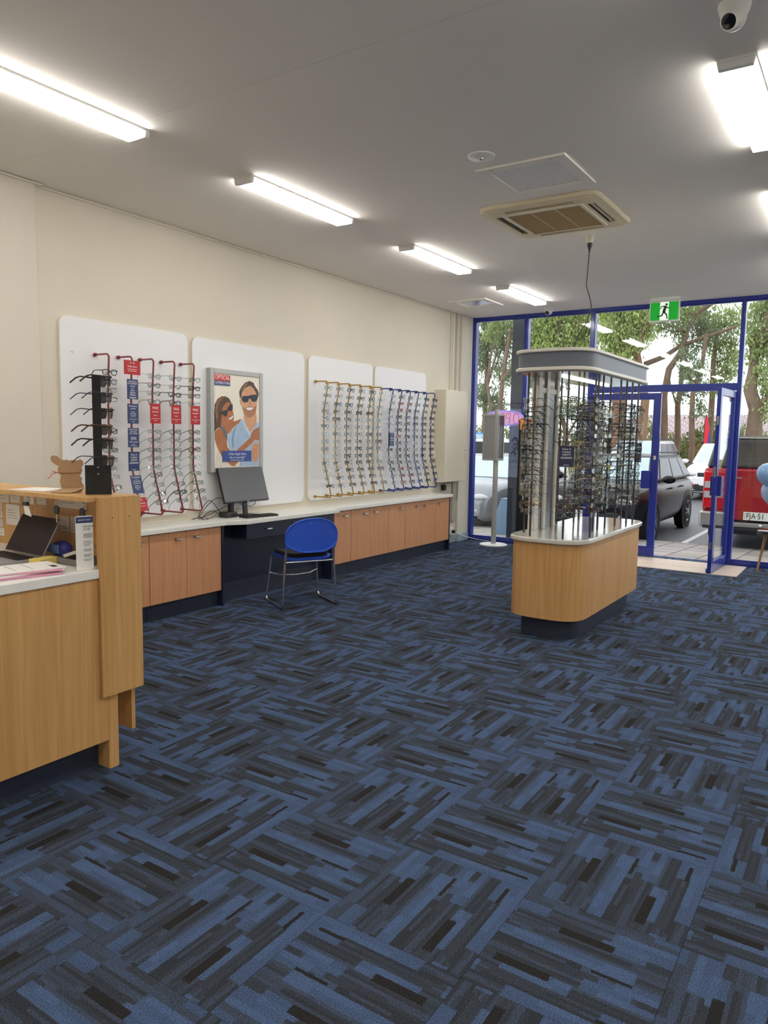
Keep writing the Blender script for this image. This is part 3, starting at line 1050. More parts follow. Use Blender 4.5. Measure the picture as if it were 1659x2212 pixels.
GMESH, GFOLD = {}, {}
def glasses_builders(style, thick):
    """local axes: +x the way they face, y across, z up; origin at the bridge"""
    key = (style, thick)
    if key in GMESH:
        return GMESH[key]
    r = {'thin': 0.0013, 'mid': 0.0020, 'bold': 0.0030}[thick]
    rim = rim_shape(style)
    hw = max(p[0] for p in rim)
    top = max(p[1] for p in rim)
    cy = hw + 0.009
    fr, le = MB(), []
    wrap = lambda y: -0.004 * (abs(y) / 0.06) ** 2 * 2.0
    for s in (-1, 1):
        pl = [(wrap(s * (cy + p[0])), s * (cy + p[0]), p[1]) for p in rim]
        fr.tube(pl, r, 5, closed=True)
        q = MB()
        n = len(rim)
        fpts = [(wrap(s * (cy + p[0])) + 0.0005, s * (cy + p[0] * 0.97), p[1] * 0.97) for p in rim]
        q.add(fpts + [(x - 0.0018, y, z) for x, y, z in fpts], [tuple(range(n)) if s > 0 else tuple(range(n - 1, -1, -1)), tuple(range(2 * n - 1, n - 1, -1)) if s > 0 else tuple(range(n, 2 * n))] + [(i, (i + 1) % n, n + (i + 1) % n, n + i) for i in range(n)])
        le.append(q)
        fr.tube([(wrap(s * (cy + hw)), s * (cy + hw), top * 0.55), (-0.006, s * (cy + hw + 0.004), top * 0.6)], r * 1.3, 5)
    fr.tube([(0, -0.010, top * 0.35), (0.001, 0, top * 0.5), (0, 0.010, top * 0.35)], r * 1.2, 5)
    te = []
    for s in (-1, 1):
        y = s * (cy + hw + 0.004)
        q = MB()
        q.tube([(-0.006, y, top * 0.6), (-0.05, y * 0.99, top * 0.6), (-0.098, y * 0.96, top * 0.55), (-0.116, y * 0.95, top * 0.2), (-0.142, y * 0.93, -0.022)], [r * 1.5, r * 1.3, r * 1.1, r * 1.3, r * 1.2], 5)
        te.append(q)
    fo = []
    for s in (-1, 1):
        y = s * (cy + hw + 0.003)
        q = MB()
        d_ = -0.009 if s > 0 else -0.013
        q.tube([(-0.006, y, top * 0.6), (d_, y * 0.75, top * 0.55), (d_ - 0.002, -y * 0.35, top * 0.25), (d_ - 0.003, -y * 0.70, -top * 0.15), (d_ - 0.003, -y * 0.98, -top * 0.95)], [r * 1.4, r * 1.3, r * 1.1, r * 1.3, r * 1.2], 5)
        fo.append(q)
    GFOLD[key] = fo
    GMESH[key] = (fr, le, te)
    return GMESH[key]

GDATA = {}
def glasses_data(style, thick, colour, lens, fold=False):
    key = (style, thick, colour, lens, fold)
    if key not in GDATA:
        fr, le, te = glasses_builders(style, thick)
        te = GFOLD[(style, thick)] if fold else te
        m = FRAME_M[colour]
        GDATA[key] = (fr.mesh('front_frame', m, True), [q.mesh('lens', M[lens], False) for q in le], [q.mesh('temple', m, True) for q in te])
    return GDATA[key]

def eyeglasses(style, thick, colour, lens, loc, rot, label, group, name='eyeglasses', splay=0.0, kind_cat='eyeglasses', fold=False):
    f_, ls, ts = glasses_data(style, thick, colour, lens, fold)
    t = link(name, None)
    t.empty_display_size = 0.02
    t.location = loc
    t.rotation_euler = rot
    tag(t, label, kind_cat, group)
    link('front_frame', f_, t)
    for q in ls:
        link('lens', q, t)
    for i, q in enumerate(ts):
        o = link('temple', q, t)
        if splay and i == 0:
            o.rotation_euler = (0, 0, splay)
    return t

def pick_style(rg, palette):
    colour = rg.choice(palette)
    style = rg.choice(('rect', 'rect', 'soft', 'soft', 'round', 'cat'))
    thick = 'thin' if colour in ('silver', 'gold') else rg.choice(('mid', 'bold') if colour in ('black', 'brown', 'red', 'blue', 'navy') else ('mid', 'thin'))
    return style, thick, colour

def a_word(c):
    return c + '-framed'

def fill_rod(kind, y, zs, palette, rodname, group, rg):
    for i, z in enumerate(zs):
        if z is None:
            continue
        x, a = profile_at(kind, z)
        n_ = Vector((math.cos(a), 0, math.sin(a)))
        if kind == 'red' and z < 1.6:
            a += 0.28
        elif kind != 'red':
            a += 0.10
        st, th, co = pick_style(rg, palette)
        if kind != 'red':
            th = 'bold' if co in ('black', 'navy', 'red', 'blue', 'brown') else 'mid'
        q = Vector((x, y, z)) + n_ * 0.024
        eyeglasses(st, th, co, 'lens', q, (rg.uniform(-0.05, 0.05), -a, rg.uniform(-0.06, 0.06)),
                   '%s eyeglasses, %s from the top on the %s' % (a_word(co), ORD[i], rodname), group, fold=(kind != 'red'))

rg = random.Random(21)
ZR = [2.00, 1.93, 1.865, 1.795, None, None, 1.555, 1.485, 1.405, 1.335, 1.262, 1.195, 1.115, 1.045, 0.975]
RED_Y = (3.654, 3.866, 4.076, 4.294, 4.506)
rn = ['red rod farthest left', 'red rod hung with information cards', 'middle red rod', 'red rod second from the right', 'red rod farthest right']
for k, y in enumerate(RED_Y):
    zs = [] if k == 1 else [z for z in ZR if z]
    rod('red', y, M['red_rod'], {0: 'leftmost red display rod behind the sunglasses stand', 1: 'red display rod hung with the blue information cards', 2: 'middle red display rod with a red card', 3: 'red display rod second from the right of its panel', 4: 'rightmost red display rod over the panel gap'}[k], 'red display rods', zs)
    if k != 1:
        fill_rod('red', y, zs, ['dark grey', 'black', 'dark grey', 'silver', 'silver', 'brown', 'dark grey'], rn[k], 'eyeglasses on the red rods', rg)

GOLD_Y = (6.384, 6.589, 6.798, 7.009, 7.225, 7.428)
BLUE_Y = (7.674, 7.872, 8.077, 8.277, 8.484, 8.698)
ZG = [2.052 - 0.0815 * k for k in range(14)]
for k, y in enumerate(GOLD_Y):
    rod('gold', y, M['gold_rod'], '%s gold display rod from the left' % ORD[k], 'gold display rods', ZG)
    pal = {0: ['dark grey', 'clear', 'black', 'silver'], 1: ['clear', 'dark grey', 'brown', 'silver'], 2: ['black', 'black', 'dark grey'], 3: ['black', 'black', 'dark grey'], 4: ['black', 'black', 'dark grey', 'brown'], 5: ['clear', 'silver', 'brown', 'dark grey']}[k]
    fill_rod('gold', y, ZG, pal, '%s gold rod from the left' % ORD[k], 'eyeglasses on the gold rods', rg)
for k, y in enumerate(BLUE_Y):
    zs = [z - 0.02 for z in ZG]
    if k == 0:
        zs = zs[:6] + [None, None] + zs[8:]
    rod('blue', y, M['blue_rod'], '%s blue display rod from the left' % ORD[k], 'blue display rods', [z for z in zs if z])
    pal = {0: ['dark grey', 'clear', 'black', 'silver'], 1: ['black', 'red', 'brown', 'black'], 2: ['black', 'red', 'brown', 'dark grey'], 3: ['clear', 'silver', 'blue', 'dark grey'], 4: ['navy', 'black', 'dark grey'], 5: ['blue', 'dark grey', 'navy', 'black']}[k]
    fill_rod('blue', y, zs, pal, '%s blue rod from the left' % ORD[k], 'eyeglasses on the blue rods', rg)

# ------------------------------------------------------------------ cards on the rods
def face_x(o, y, z, x, parent):
    """turn a lettering object so that it reads from the room (+x)"""
    p = origin(parent)
    o.location = (x - p.x, y - p.y, z - p.z)
    o.rotation_euler = (PI / 2, 0, PI / 2)

def card(y, z0, z1, w_, m, x, label, lines, group, lean=0.0, bars=()):
    t = thing('information_card', label, 'card', (x, y, z1), (0, lean, 0), group)
    b = MB().box(-0.001, 0.001, -w_ / 2, w_ / 2, z0 - z1, 0.0)
    part('card', b, m, t, local=True)
    for key, dz in lines:
        o = link('lettering', TXT[key], t)
        o.location = (0.0012, 0, dz)
        o.rotation_euler = (PI / 2, 0, PI / 2)
    for dz, bw in bars:
        part('small_print', MB().box(0.001, 0.0016, -bw / 2, bw / 2, dz - 0.0016, dz + 0.0016), M['print_white'], t, local=True)
    hk = MB().tube([(-0.012, 0, 0.012), (0.0, 0, 0.012), (0.0, 0, -0.002)], 0.0015, 5)
    part('hook', hk, M['clear'], t, local=True)
RX = -4.944
cg = 'cards hung on the red rods'
card(3.866, 1.998, 2.108, 0.155, M['card_red'], RX, 'red 100% card at the top of the card rod', [('100', -0.02), ('satisf', -0.047)], cg, bars=((-0.068, 0.09), (-0.082, 0.08)))
card(3.866, 1.806, 1.962, 0.105, M['card_blue'], RX, 'navy card asking about lenses for short sighted children', [('myo', -0.07)], cg, bars=((-0.141, 0.07), (-0.148, 0.05)))
card(3.866, 1.614, 1.770, 0.105, M['card_blue'], RX, 'navy card about HT indoor lenses', [('indoor', -0.028), ('indoor2', -0.082)], cg, bars=((-0.123, 0.07), (-0.14, 0.03)))
card(3.866, 1.427, 1.580, 0.105, M['card_blue'], RX, 'navy card with a big 50% off', [('pick', -0.03), ('50', -0.084), ('off', -0.112)], cg, bars=((-0.128, 0.03), (-0.14, 0.06)))
card(3.866, 1.238, 1.391, 0.105, M['card_blue'], RX, 'navy hobby card on the red card rod', [('hobby', -0.034), ('great', -0.066)], cg, bars=((-0.085, 0.08), (-0.092, 0.085), (-0.142, 0.04)))
card(3.866, 1.055, 1.203, 0.105, M['card_blue'], -4.93, 'tilted navy card about polarised or tinted sunglasses', [('pol', -0.04), ('pol2', -0.1)], cg, lean=-0.28)
card(3.866, 0.915, 1.028, 0.125, M['card_red'], -4.885, 'red 100% card low beside the counter end', [('100', -0.02), ('satisf', -0.047)], cg, lean=-0.28, bars=((-0.07, 0.09),))
for y, lb in ((4.076, 'red FREE card on the middle red rod'), (4.294, 'red FREE card between its two neighbours of the same print'), (4.506, 'red FREE card nearest the framed poster')):
    card(y, 1.62, 1.78, 0.105, M['card_red'], RX + 0.012, lb, [('free', -0.036), ('primary', -0.067), ('frame', -0.094)], 'red FREE cards', bars=((-0.121, 0.08), (-0.136, 0.025)))
card(7.674, 1.425, 1.585, 0.10, M['card_blue'], -4.955, 'small navy card on the first blue rod', [('digital', -0.06)], 'cards on the blue rods', bars=((-0.018, 0.05), (-0.034, 0.03), (-0.086, 0.075), (-0.094, 0.075), (-0.12, 0.07), (-0.142, 0.03)))

# thin wire hook left on the first panel
single('picture_hook', MB().tube([(XL + 0.024, 3.45, 2.145), (XL + 0.05, 3.45, 2.145), (XL + 0.05, 3.45, 2.13)], 0.002, 6), M['steel'], 'small wall hook left of the red rods', 'hook', (XL + 0.024, 3.45, 2.13))
# ------------------------------------------------------------------ framed advertising poster
PX = -5.068
t = thing('framed_poster', 'silver framed advertising poster of two smiling people in sunglasses', 'poster', (XL + 0.024, 5.16, 1.188))
fb = MB()
Y0, Y1, Z0, Z1 = 4.812, 5.505, 1.187, 2.139
fb.box(XL + 0.0245, PX, Y0, Y0 + 0.046, Z0, Z1)
fb.box(XL + 0.0245, PX, Y1 - 0.046, Y1, Z0, Z1)
fb.box(XL + 0.0245, PX, Y0 + 0.046, Y1 - 0.046, Z0, Z0 + 0.046)
fb.box(XL + 0.0245, PX, Y0 + 0.046, Y1 - 0.046, Z1 - 0.046, Z1)
part('frame', fb, M['alu'], t, bevel=0.004)
sheet = part('print', MB().box(XL + 0.025, PX - 0.008, 4.858, 5.459, 1.233, 2.093), mat('poster_backdrop', (240, 234, 218), 0.45, var=0.02, scale=2), t)
skw, skm = mat('print_skin_tan', (176, 112, 72), 0.5, var=0.12, scale=14), mat('print_skin_fair', (214, 160, 124), 0.5, var=0.1, scale=14)
PR = {
 'print_dress': ([(4.87, 1.28), (4.90, 1.40), (5.0, 1.36), (5.1, 1.25), (5.16, 1.25), (5.17, 1.235), (4.862, 1.235)], mat('print_cream', (226, 220, 204), 0.5)),
 'print_hair': ([(4.862, 1.731), (4.87, 1.809), (4.905, 1.861), (4.954, 1.887), (5.008, 1.89), (5.052, 1.872), (5.08, 1.834), (5.074, 1.802), (5.03, 1.76), (4.964, 1.70), (4.968, 1.64), (4.946, 1.608), (4.897, 1.591), (4.862, 1.559)], mat('print_brown_hair', (92, 66, 48), 0.5, var=0.5, scale=60)),
 'print_neck': ([(4.955, 1.70), (5.028, 1.66), (5.095, 1.66), (5.14, 1.668), (5.215, 1.69), (5.186, 1.653), (5.095, 1.595), (5.039, 1.54), (4.995, 1.57), (4.942, 1.60)], skw),
 'print_face': ([(4.953, 1.726), (4.964, 1.782), (5.008, 1.831), (5.052, 1.841), (5.085, 1.802), (5.107, 1.731), (5.112, 1.683), (5.095, 1.647), (5.062, 1.634), (5.017, 1.645), (4.974, 1.68)], skw),
 'print_arm': ([(4.865, 1.56), (4.908, 1.591), (4.951, 1.6), (4.995, 1.561), (5.016, 1.474), (5.027, 1.418), (5.093, 1.361), (5.184, 1.36), (5.166, 1.279), (5.115, 1.237), (5.075, 1.244), (5.025, 1.281), (4.949, 1.339), (4.896, 1.418), (4.865, 1.497)], skw),
 'print_top': ([(4.919, 1.6), (4.962, 1.616), (4.995, 1.585), (5.028, 1.538), (5.022, 1.474), (4.994, 1.521), (4.962, 1.577)], mat('print_grey_top', (110, 112, 120), 0.5)),
 'print_shirt': ([(5.025, 1.482), (5.033, 1.522), (5.072, 1.57), (5.14, 1.62), (5.232, 1.686), (5.278, 1.622), (5.331, 1.557), (5.373, 1.607), (5.428, 1.667), (5.455, 1.642), (5.455, 1.237), (5.18, 1.237), (5.207, 1.34), (5.162, 1.401), (5.093, 1.373), (5.049, 1.41)], mat('print_blue_shirt', (168, 194, 220), 0.5, var=0.08, scale=16)),
 'print_collar': ([(5.232, 1.69), (5.262, 1.655), (5.335, 1.545), (5.325, 1.528), (5.30, 1.552), (5.262, 1.60), (5.228, 1.66)], mat('print_pale_collar', (198, 216, 234), 0.5)),
 'print_throat': ([(5.244, 1.76), (5.326, 1.701), (5.41, 1.766), (5.422, 1.7), (5.415, 1.65), (5.373, 1.599), (5.325, 1.565), (5.278, 1.622), (5.244, 1.687)], skm),
 'print_forearm': ([(5.13, 1.372), (5.162, 1.401), (5.325, 1.508), (5.361, 1.541), (5.455, 1.533), (5.455, 1.49), (5.373, 1.47), (5.254, 1.395), (5.184, 1.355)], skw),
 'print_hand': ([(5.337, 1.532), (5.373, 1.583), (5.455, 1.617), (5.455, 1.5), (5.373, 1.491)], skw),
 'print_hand_low': ([(5.349, 1.441), (5.409, 1.466), (5.455, 1.441), (5.455, 1.34), (5.42, 1.273), (5.39, 1.27), (5.36, 1.3), (5.342, 1.358)], skm),
 'print_watch': ([(5.367, 1.479), (5.409, 1.491), (5.455, 1.479), (5.455, 1.455), (5.397, 1.462)], mat('print_silver', (190, 192, 196), 0.4)),
 'print_head': ([(5.205, 1.892), (5.213, 1.937), (5.257, 1.98), (5.327, 2.007), (5.386, 1.979), (5.416, 1.932), (5.434, 1.891), (5.422, 1.824), (5.41, 1.774), (5.374, 1.723), (5.326, 1.704), (5.279, 1.712), (5.244, 1.752), (5.221, 1.808)], skm),
 'print_beard': ([(5.224, 1.808), (5.256, 1.785), (5.279, 1.802), (5.326, 1.815), (5.374, 1.806), (5.42, 1.824), (5.41, 1.766), (5.374, 1.722), (5.326, 1.701), (5.277, 1.711), (5.242, 1.748)], mat('print_stubble', (176, 124, 92), 0.5, var=0.1, scale=60)),
 'print_dark_hair': ([(5.187, 1.903), (5.184, 1.943), (5.217, 1.993), (5.263, 2.033), (5.321, 2.053), (5.375, 2.04), (5.398, 2.005), (5.434, 1.974), (5.449, 1.942), (5.444, 1.905), (5.432, 1.91), (5.416, 1.94), (5.374, 1.987), (5.327, 2.008), (5.257, 1.98), (5.216, 1.937), (5.207, 1.88)], mat('print_dark_hair', (84, 64, 52), 0.5, var=0.3, scale=50)),
 'print_smile': ([(5.27, 1.795), (5.32, 1.800), (5.37, 1.802), (5.362, 1.785), (5.326, 1.774), (5.289, 1.776)], M['print_white']),
 'print_smile_left': ([(5.038, 1.685), (5.068, 1.698), (5.098, 1.719), (5.096, 1.695), (5.073, 1.68), (5.051, 1.675)], M['print_white']),
 'print_sunglasses': ([(5.21, 1.892), (5.245, 1.906), (5.303, 1.909), (5.339, 1.921), (5.41, 1.927), (5.437, 1.92), (5.432, 1.887), (5.404, 1.859), (5.356, 1.857), (5.333, 1.885), (5.315, 1.884), (5.297, 1.852), (5.25, 1.843), (5.219, 1.86)], mat('print_black_blue', (34, 40, 58), 0.4, var=0.3, scale=30)),
 'print_sunglasses_left': ([(4.936, 1.73), (4.964, 1.754), (5.024, 1.768), (5.035, 1.792), (5.069, 1.821), (5.091, 1.826), (5.096, 1.779), (5.079, 1.758), (5.051, 1.757), (5.033, 1.768), (5.029, 1.741), (5.016, 1.708), (4.99, 1.704), (4.969, 1.723), (4.94, 1.722)], mat('print_black', (40, 38, 38), 0.4)),
 'print_ear': ([(5.200, 1.885), (5.192, 1.862), (5.200, 1.825), (5.216, 1.815), (5.220, 1.85), (5.210, 1.888)], skm),
 'print_nose': ([(5.318, 1.868), (5.332, 1.868), (5.342, 1.832), (5.328, 1.824), (5.308, 1.830)], mat('print_skin_shade', (196, 140, 106), 0.5)),
 'print_quiff': ([(5.215, 1.955), (5.245, 2.005), (5.30, 2.038), (5.29, 2.018), (5.255, 1.985), (5.235, 1.95)], mat('print_hair_light', (140, 112, 90), 0.5, var=0.2, scale=60)),
 'print_curls': ([(4.868, 1.78), (4.885, 1.83), (4.93, 1.872), (4.98, 1.882), (4.95, 1.86), (4.915, 1.82), (4.90, 1.76), (4.905, 1.70), (4.885, 1.65), (4.872, 1.70)], mat('print_curl_light', (136, 100, 72), 0.5, var=0.5, scale=90)),
 'print_shirt_fold': ([(5.12, 1.60), (5.14, 1.612), (5.10, 1.50), (5.11, 1.42), (5.095, 1.41), (5.085, 1.50)], mat('print_shirt_shade', (138, 166, 198), 0.5)),
 'print_finger_gap': ([(5.372, 1.40), (5.376, 1.40), (5.388, 1.30), (5.384, 1.30)], mat('print_finger_shade', (160, 108, 80), 0.5)),
 'print_finger_gap_right': ([(5.402, 1.41), (5.406, 1.41), (5.416, 1.30), (5.412, 1.30)], mat('print_finger_shade', (160, 108, 80), 0.5)),
 'print_banner': ([(4.957, 1.386), (5.342, 1.386), (5.342, 1.285), (4.957, 1.285)], mat('print_banner_blue', (52, 78, 150), 0.45)),
 'print_logo_red': ([(4.865, 2.083), (5.062, 2.083), (5.062, 2.03), (4.865, 2.03)], mat('print_logo_red', (204, 50, 48), 0.45)),
 'print_logo_blue': ([(4.865, 2.03), (5.062, 2.03), (5.062, 1.988), (4.865, 1.988)], mat('print_logo_blue', (48, 66, 130), 0.45))}
for i, (nm, (pl, m_)) in enumerate(PR.items()):
    xx = PX - 0.008 + 0.0002 * (i + 1)
    part(nm, MB().prism(pl, lambda u, v, a: (a, u, v), xx - 0.0002, xx), m_, sheet)
xs = PX - 0.008 + 0.0002 * 34
for key, y, z in (('optical', 4.9635, 2.057), ('superstore', 4.9635, 2.009), ('pairs', 5.15, 1.355), ('gap', 5.15, 1.322)):
    o = link('lettering', TXT[key], sheet)
    face_x(o, y, z, xs, sheet)
    if key in ('pairs', 'gap'):
        o.scale = (0.86, 0.86, 1)
    else:
        w_ = max(v.co.x for v in TXT[key].vertices) - min(v.co.x for v in TXT[key].vertices)
        o.scale = (0.184 / w_, 1, 1)
part('small_print', MB().box(xs - 0.0003, xs, 5.06, 5.24, 1.295, 1.2985), M['print_white'], sheet)

# ------------------------------------------------------------------ computer on the bench
ZB = 0.768
t = thing('monitor', 'grey blank computer monitor tilted back on the bench', 'monitor', (-5.0, 5.17, ZB))
bl_, br_, th_ = Vector((-4.955, 4.873, 0.905)), Vector((-4.955, 5.47, 0.905)), Vector((-0.098, 0, 0.325))
nrm = Vector((0.325, 0, 0.098)).normalized()
cen = (bl_ + br_) / 2 + th_ / 2 - nrm * 0.012
part('casing', MB().obox(cen, Vector((0, 0.2985, 0)), th_ / 2, nrm * 0.012), M['black'], t, bevel=0.004)
part('screen', MB().obox(cen + nrm * 0.0125 + th_.normalized() * 0.006, Vector((0, 0.2935, 0)), th_ / 2 * 0.945, nrm * 0.0008), M['screen'], t)
part('badge', MB().obox((-4.9475, 5.165, 0.914), (0.002, 0, 0), (0, 0.012, 0), (0, 0, 0.006)), M['steel'], t)
part('neck', MB().obox((-5.015, 5.19, 0.88), (0.008, 0, 0), (0, 0.026, 0), (-0.01, 0, 0.11)), M['black'], t)
part('foot', MB().box(-5.08, -4.91, 5.10, 5.30, ZB, ZB + 0.012), M['black'], t, bevel=0.004)
t = thing('keyboard', 'black computer keyboard lying below the monitor', 'keyboard', (-4.84, 5.20, ZB), (0, 0, math.radians(-8)))
part('case', MB().box(-0.062, 0.062, -0.19, 0.19, 0.0, 0.016), M['black'], t, local=True, bevel=0.003)
ks = MB().box(-0.007, 0.007, -0.008, 0.008, 0.0162, 0.020).mesh('key', M['matte_black'])
for r_ in range(5):
    for c_ in range(19):
        if r_ == 4 and 4 <= c_ <= 9:
            continue
        k = link('key', ks, t)
        k.location = (-0.042 + r_ * 0.021, -0.176 + c_ * 0.0195, 0)
part('key', MB().box(0.035, 0.049, -0.098, 0.008, 0.0162, 0.020), M['matte_black'], t, local=True)
t = thing('mini_computer', 'small dark grey mini computer left of the monitor stand', 'computer', (-5.01, 4.965, ZB))
part('case', MB().box(-5.07, -4.95, 4.90, 5.03, ZB + 0.002, ZB + 0.05), mat('charcoal_metal', (62, 64, 66), 0.4, 0.3), t, bevel=0.008)
part('port_panel', MB().box(-4.9505, -4.9485, 4.945, 5.02, ZB + 0.012, ZB + 0.04), M['black'], t)
part('top_cover', MB().box(-5.06, -4.96, 4.91, 5.02, ZB + 0.0502, ZB + 0.053), M['black'], t)
cb = thing('cable_bundle', 'tangled black cables on the bench behind the mini computer', 'cable', (-5.06, 4.78, ZB))
for i, pts in enumerate(([(-5.03, 4.90, .80), (-5.06, 4.80, .93), (-5.06, 4.72, .90), (-5.07, 4.66, .80), (-5.05, 4.70, .774)],
                         [(-5.04, 4.90, .79), (-5.04, 4.80, .84), (-5.05, 4.72, .81), (-5.04, 4.66, .773), (-5.01, 4.72, .773)],
                         [(-5.02, 4.95, .94), (-5.05, 4.85, .95), (-5.06, 4.74, .88), (-5.08, 4.68, .80), (-5.09, 4.62, .774)],
                         [(-5.03, 5.05, .89), (-5.04, 4.97, .87), (-5.05, 4.88, .84), (-5.07, 4.76, .80), (-5.06, 4.64, .773)],
                         [(-5.10, 4.60, .773), (-5.06, 4.68, .79), (-5.03, 4.74, .775), (-5.05, 4.82, .78)],
                         [(-4.98, 5.08, .90), (-4.97, 5.14, .868), (-4.965, 5.22, .86), (-4.97, 5.28, .875), (-4.975, 5.29, .91)])):
    # smooth the path
    P = [Vector(p) for p in pts]
    sm = []
    for k in range(len(P) - 1):
        a_, b_, c_, d_ = P[max(k - 1, 0)], P[k], P[k + 1], P[min(k + 2, len(P) - 1)]
        for s_ in range(5):
            u = s_ / 5
            sm.append(0.5 * ((2 * b_) + (c_ - a_) * u + (2 * a_ - 5 * b_ + 4 * c_ - d_) * u * u + (3 * b_ - a_ - 3 * c_ + d_) * u ** 3))
    sm.append(P[-1])
    part('cable', MB().tube(sm, 0.0032, 6), M['black'], cb, True)
part('connector', MB().box(-5.04, -5.0, 4.99, 5.03, 0.82, 0.93), M['black'], cb)

# ------------------------------------------------------------------ visitor chair
fx, fy = -0.876, 0.482
ch = thing('visitor_chair', 'blue plastic chair with black seat pad and chrome sled legs', 'chair', (-4.35, 5.235, 0.0), (0, 0, math.atan2(fy, fx)))
# local: +x the way the sitter faces, y to the sitter's left
def path(pts, r_=6):
    P = [Vector(p) for p in pts]
    out = [P[0]]
    for a_, b_, c_ in zip(P, P[1:], P[2:]):
        d1_, d2_ = (a_ - b_), (c_ - b_)
        k = min(0.05, d1_.length * 0.4, d2_.length * 0.4)
        s_, e_ = b_ + d1_.normalized() * k, b_ + d2_.normalized() * k
        for i in range(r_ + 1):
            u = i / r_
            out.append(s_ * (1 - u) ** 2 + b_ * 2 * u * (1 - u) + e_ * u * u)
    out.append(P[-1])
    return out
for s in (-1, 1):
    lg = MB().tube(path([(-0.235, s * 0.225, 0.62), (-0.205, s * 0.232, 0.43), (-0.215, s * 0.262, 0.011), (0.225, s * 0.262, 0.011), (0.19, s * 0.225, 0.425)]), 0.0105, 10)
    part('leg', lg, M['chrome'], ch, True, local=True)
    part('foot_cap', MB().box(-0.235, -0.195, s * 0.262 - 0.012, s * 0.262 + 0.012, 0.0, 0.008), M['rubber'], ch, local=True)
part('stretcher', MB().tube([(0.20, -0.243, 0.27), (0.16, -0.15, 0.245), (0.145, 0.0, 0.238), (0.16, 0.15, 0.245), (0.20, 0.243, 0.27)], 0.006, 8), M['chrome'], ch, True, local=True)
part('stretcher', MB().tube([(-0.205, -0.232, 0.42), (-0.205, 0.232, 0.42)], 0.008, 8), M['chrome'], ch, True, local=True)
seat = rrect(0.44, 0.455, 0.09, 8)
def shell(poly, zt, th):
    m_ = MB()
    n = len(poly)
    fz = lambda x, y: zt + 0.018 * (abs(y) / 0.23) ** 2 - 0.012 * max(0, x / 0.22) ** 2
    top = [(x, y, fz(x, y)) for x, y in poly]
    mid = [(x * .6, y * .6, fz(x * .6, y * .6)) for x, y in poly]
    bot = [(x * .97, y * .97, fz(x, y) - th) for x, y in poly]
    m_.add(top + mid + bot, [(i, (i + 1) % n, n + (i + 1) % n, n + i) for i in range(n)] + [tuple(range(n, 2 * n))] + [(2 * n + i, 2 * n + (i + 1) % n, (i + 1) % n, i) for i in range(n)] + [tuple(range(3 * n - 1, 2 * n - 1, -1))])
    return m_
part('seat', shell(seat, 0.448, 0.022), M['chair_blue'], ch, True, local=True)
part('seat_pad', shell([(x * .93 + 0.005, y * .93) for x, y in seat], 0.488, 0.038), M['black_fabric'], ch, True, local=True)
# backrest: wide oval shell, curved across
rows_f, rows_b = [], []
zc_, hh = 0.665, 0.148
for j in range(17):
    v_ = math.sin(PI / 2 * (-1 + 2 * j / 16))
    z = zc_ + hh * v_
    if v_ > 0.0:
        w_ = 0.243 * max(0.02, 1 - (v_ / 1.02) ** 2.1) ** 0.5
    else:
        w_ = 0.243 * max(0.02, 1 - (max(0.0, -v_ - 0.30) / 0.74) ** 2.2) ** 0.5
    rf, rb = [], []
    for i in range(15):
        u = -1 + 2 * i / 14
        y = w_ * u
        x = -0.245 - 0.045 * (1 - (y / 0.243) ** 2) - 0.05 * (z - 0.6)
        rf.append((x + 0.006, y, z))
        rb.append((x - 0.006, y, z))
    rows_f.append(rf)
    rows_b.append(rb)
bk = MB().grid([r_[::-1] for r_ in rows_f]).grid(rows_b)
ed_f = rows_f[0] + [r_[-1] for r_ in rows_f[1:-1]] + rows_f[-1][::-1] + [r_[0] for r_ in rows_f[-2:0:-1]]
ed_b = rows_b[0] + [r_[-1] for r_ in rows_b[1:-1]] + rows_b[-1][::-1] + [r_[0] for r_ in rows_b[-2:0:-1]]
bk.grid([ed_f + ed_f[:1], ed_b + ed_b[:1]])
part('backrest', bk, M['chair_blue'], ch, True, local=True)
part('backrest_rim', MB().tube(ed_b, 0.008, 6, closed=True), M['chair_blue'], ch, True, local=True)
for s in (-1, 1):
    part('leg_sleeve', MB().tube([(-0.238, s * 0.226, 0.55), (-0.242, s * 0.228, 0.70)], 0.017, 10), M['chair_blue'], ch, True, local=True)
for y, z in ((-0.175, 0.68), (0.175, 0.68), (0.03, 0.775)):
    x = -0.245 - 0.045 * (1 - (y / 0.243) ** 2) - 0.05 * (z - 0.6)
    part('screw', MB().lathe([(0.007, 0.0), (0.005, 0.004)], 10, (x - 0.006, y, z), (-1, 0, 0)), M['chrome'], ch, local=True)

# ------------------------------------------------------------------ meter box, outlets
t = thing('meter_box', 'cream metal meter box on the wall by the corner', 'meter box', (XL, 9.39, 0.915))
part('cabinet', MB().box(XL + 0.001, -4.992, 9.066, 9.70, 0.915, 2.196), M['cream_pl'], t, bevel=0.004)
d_ = part('door', MB().box(-4.9915, -4.978, 9.068, 9.702, 0.92, 2.194), M['cream_pl'], t, bevel=0.004)
part('lock', MB().lathe([(0.008, 0), (0.008, 0.008)], 12, (-4.978, 9.655, 1.36), (1, 0, 0)), M['steel'], d_, True)
part('pull_ring', MB().tube([(-4.968, 9.665 + 0.02 * math.cos(a * PI / 8), 1.26 + 0.055 * math.sin(a * PI / 8)) for a in range(16)], 0.004, 6, closed=True), M['cream_pl'], d_, True)
t = thing('power_outlet', 'white double power outlet beside the meter box', 'power outlet', (XL, 9.13, 1.31))
part('plate', MB().box(XL + 0.001, XL + 0.03, 8.95, 9.06, 1.25, 1.375), M['cream_pl'], t, bevel=0.004)
part('switch', MB().box(XL + 0.03, XL + 0.034, 8.985, 9.0, 1.33, 1.35), M['white_pl'], t)
part('switch', MB().box(XL + 0.03, XL + 0.034, 9.015, 9.03, 1.33, 1.35), M['white_pl'], t)
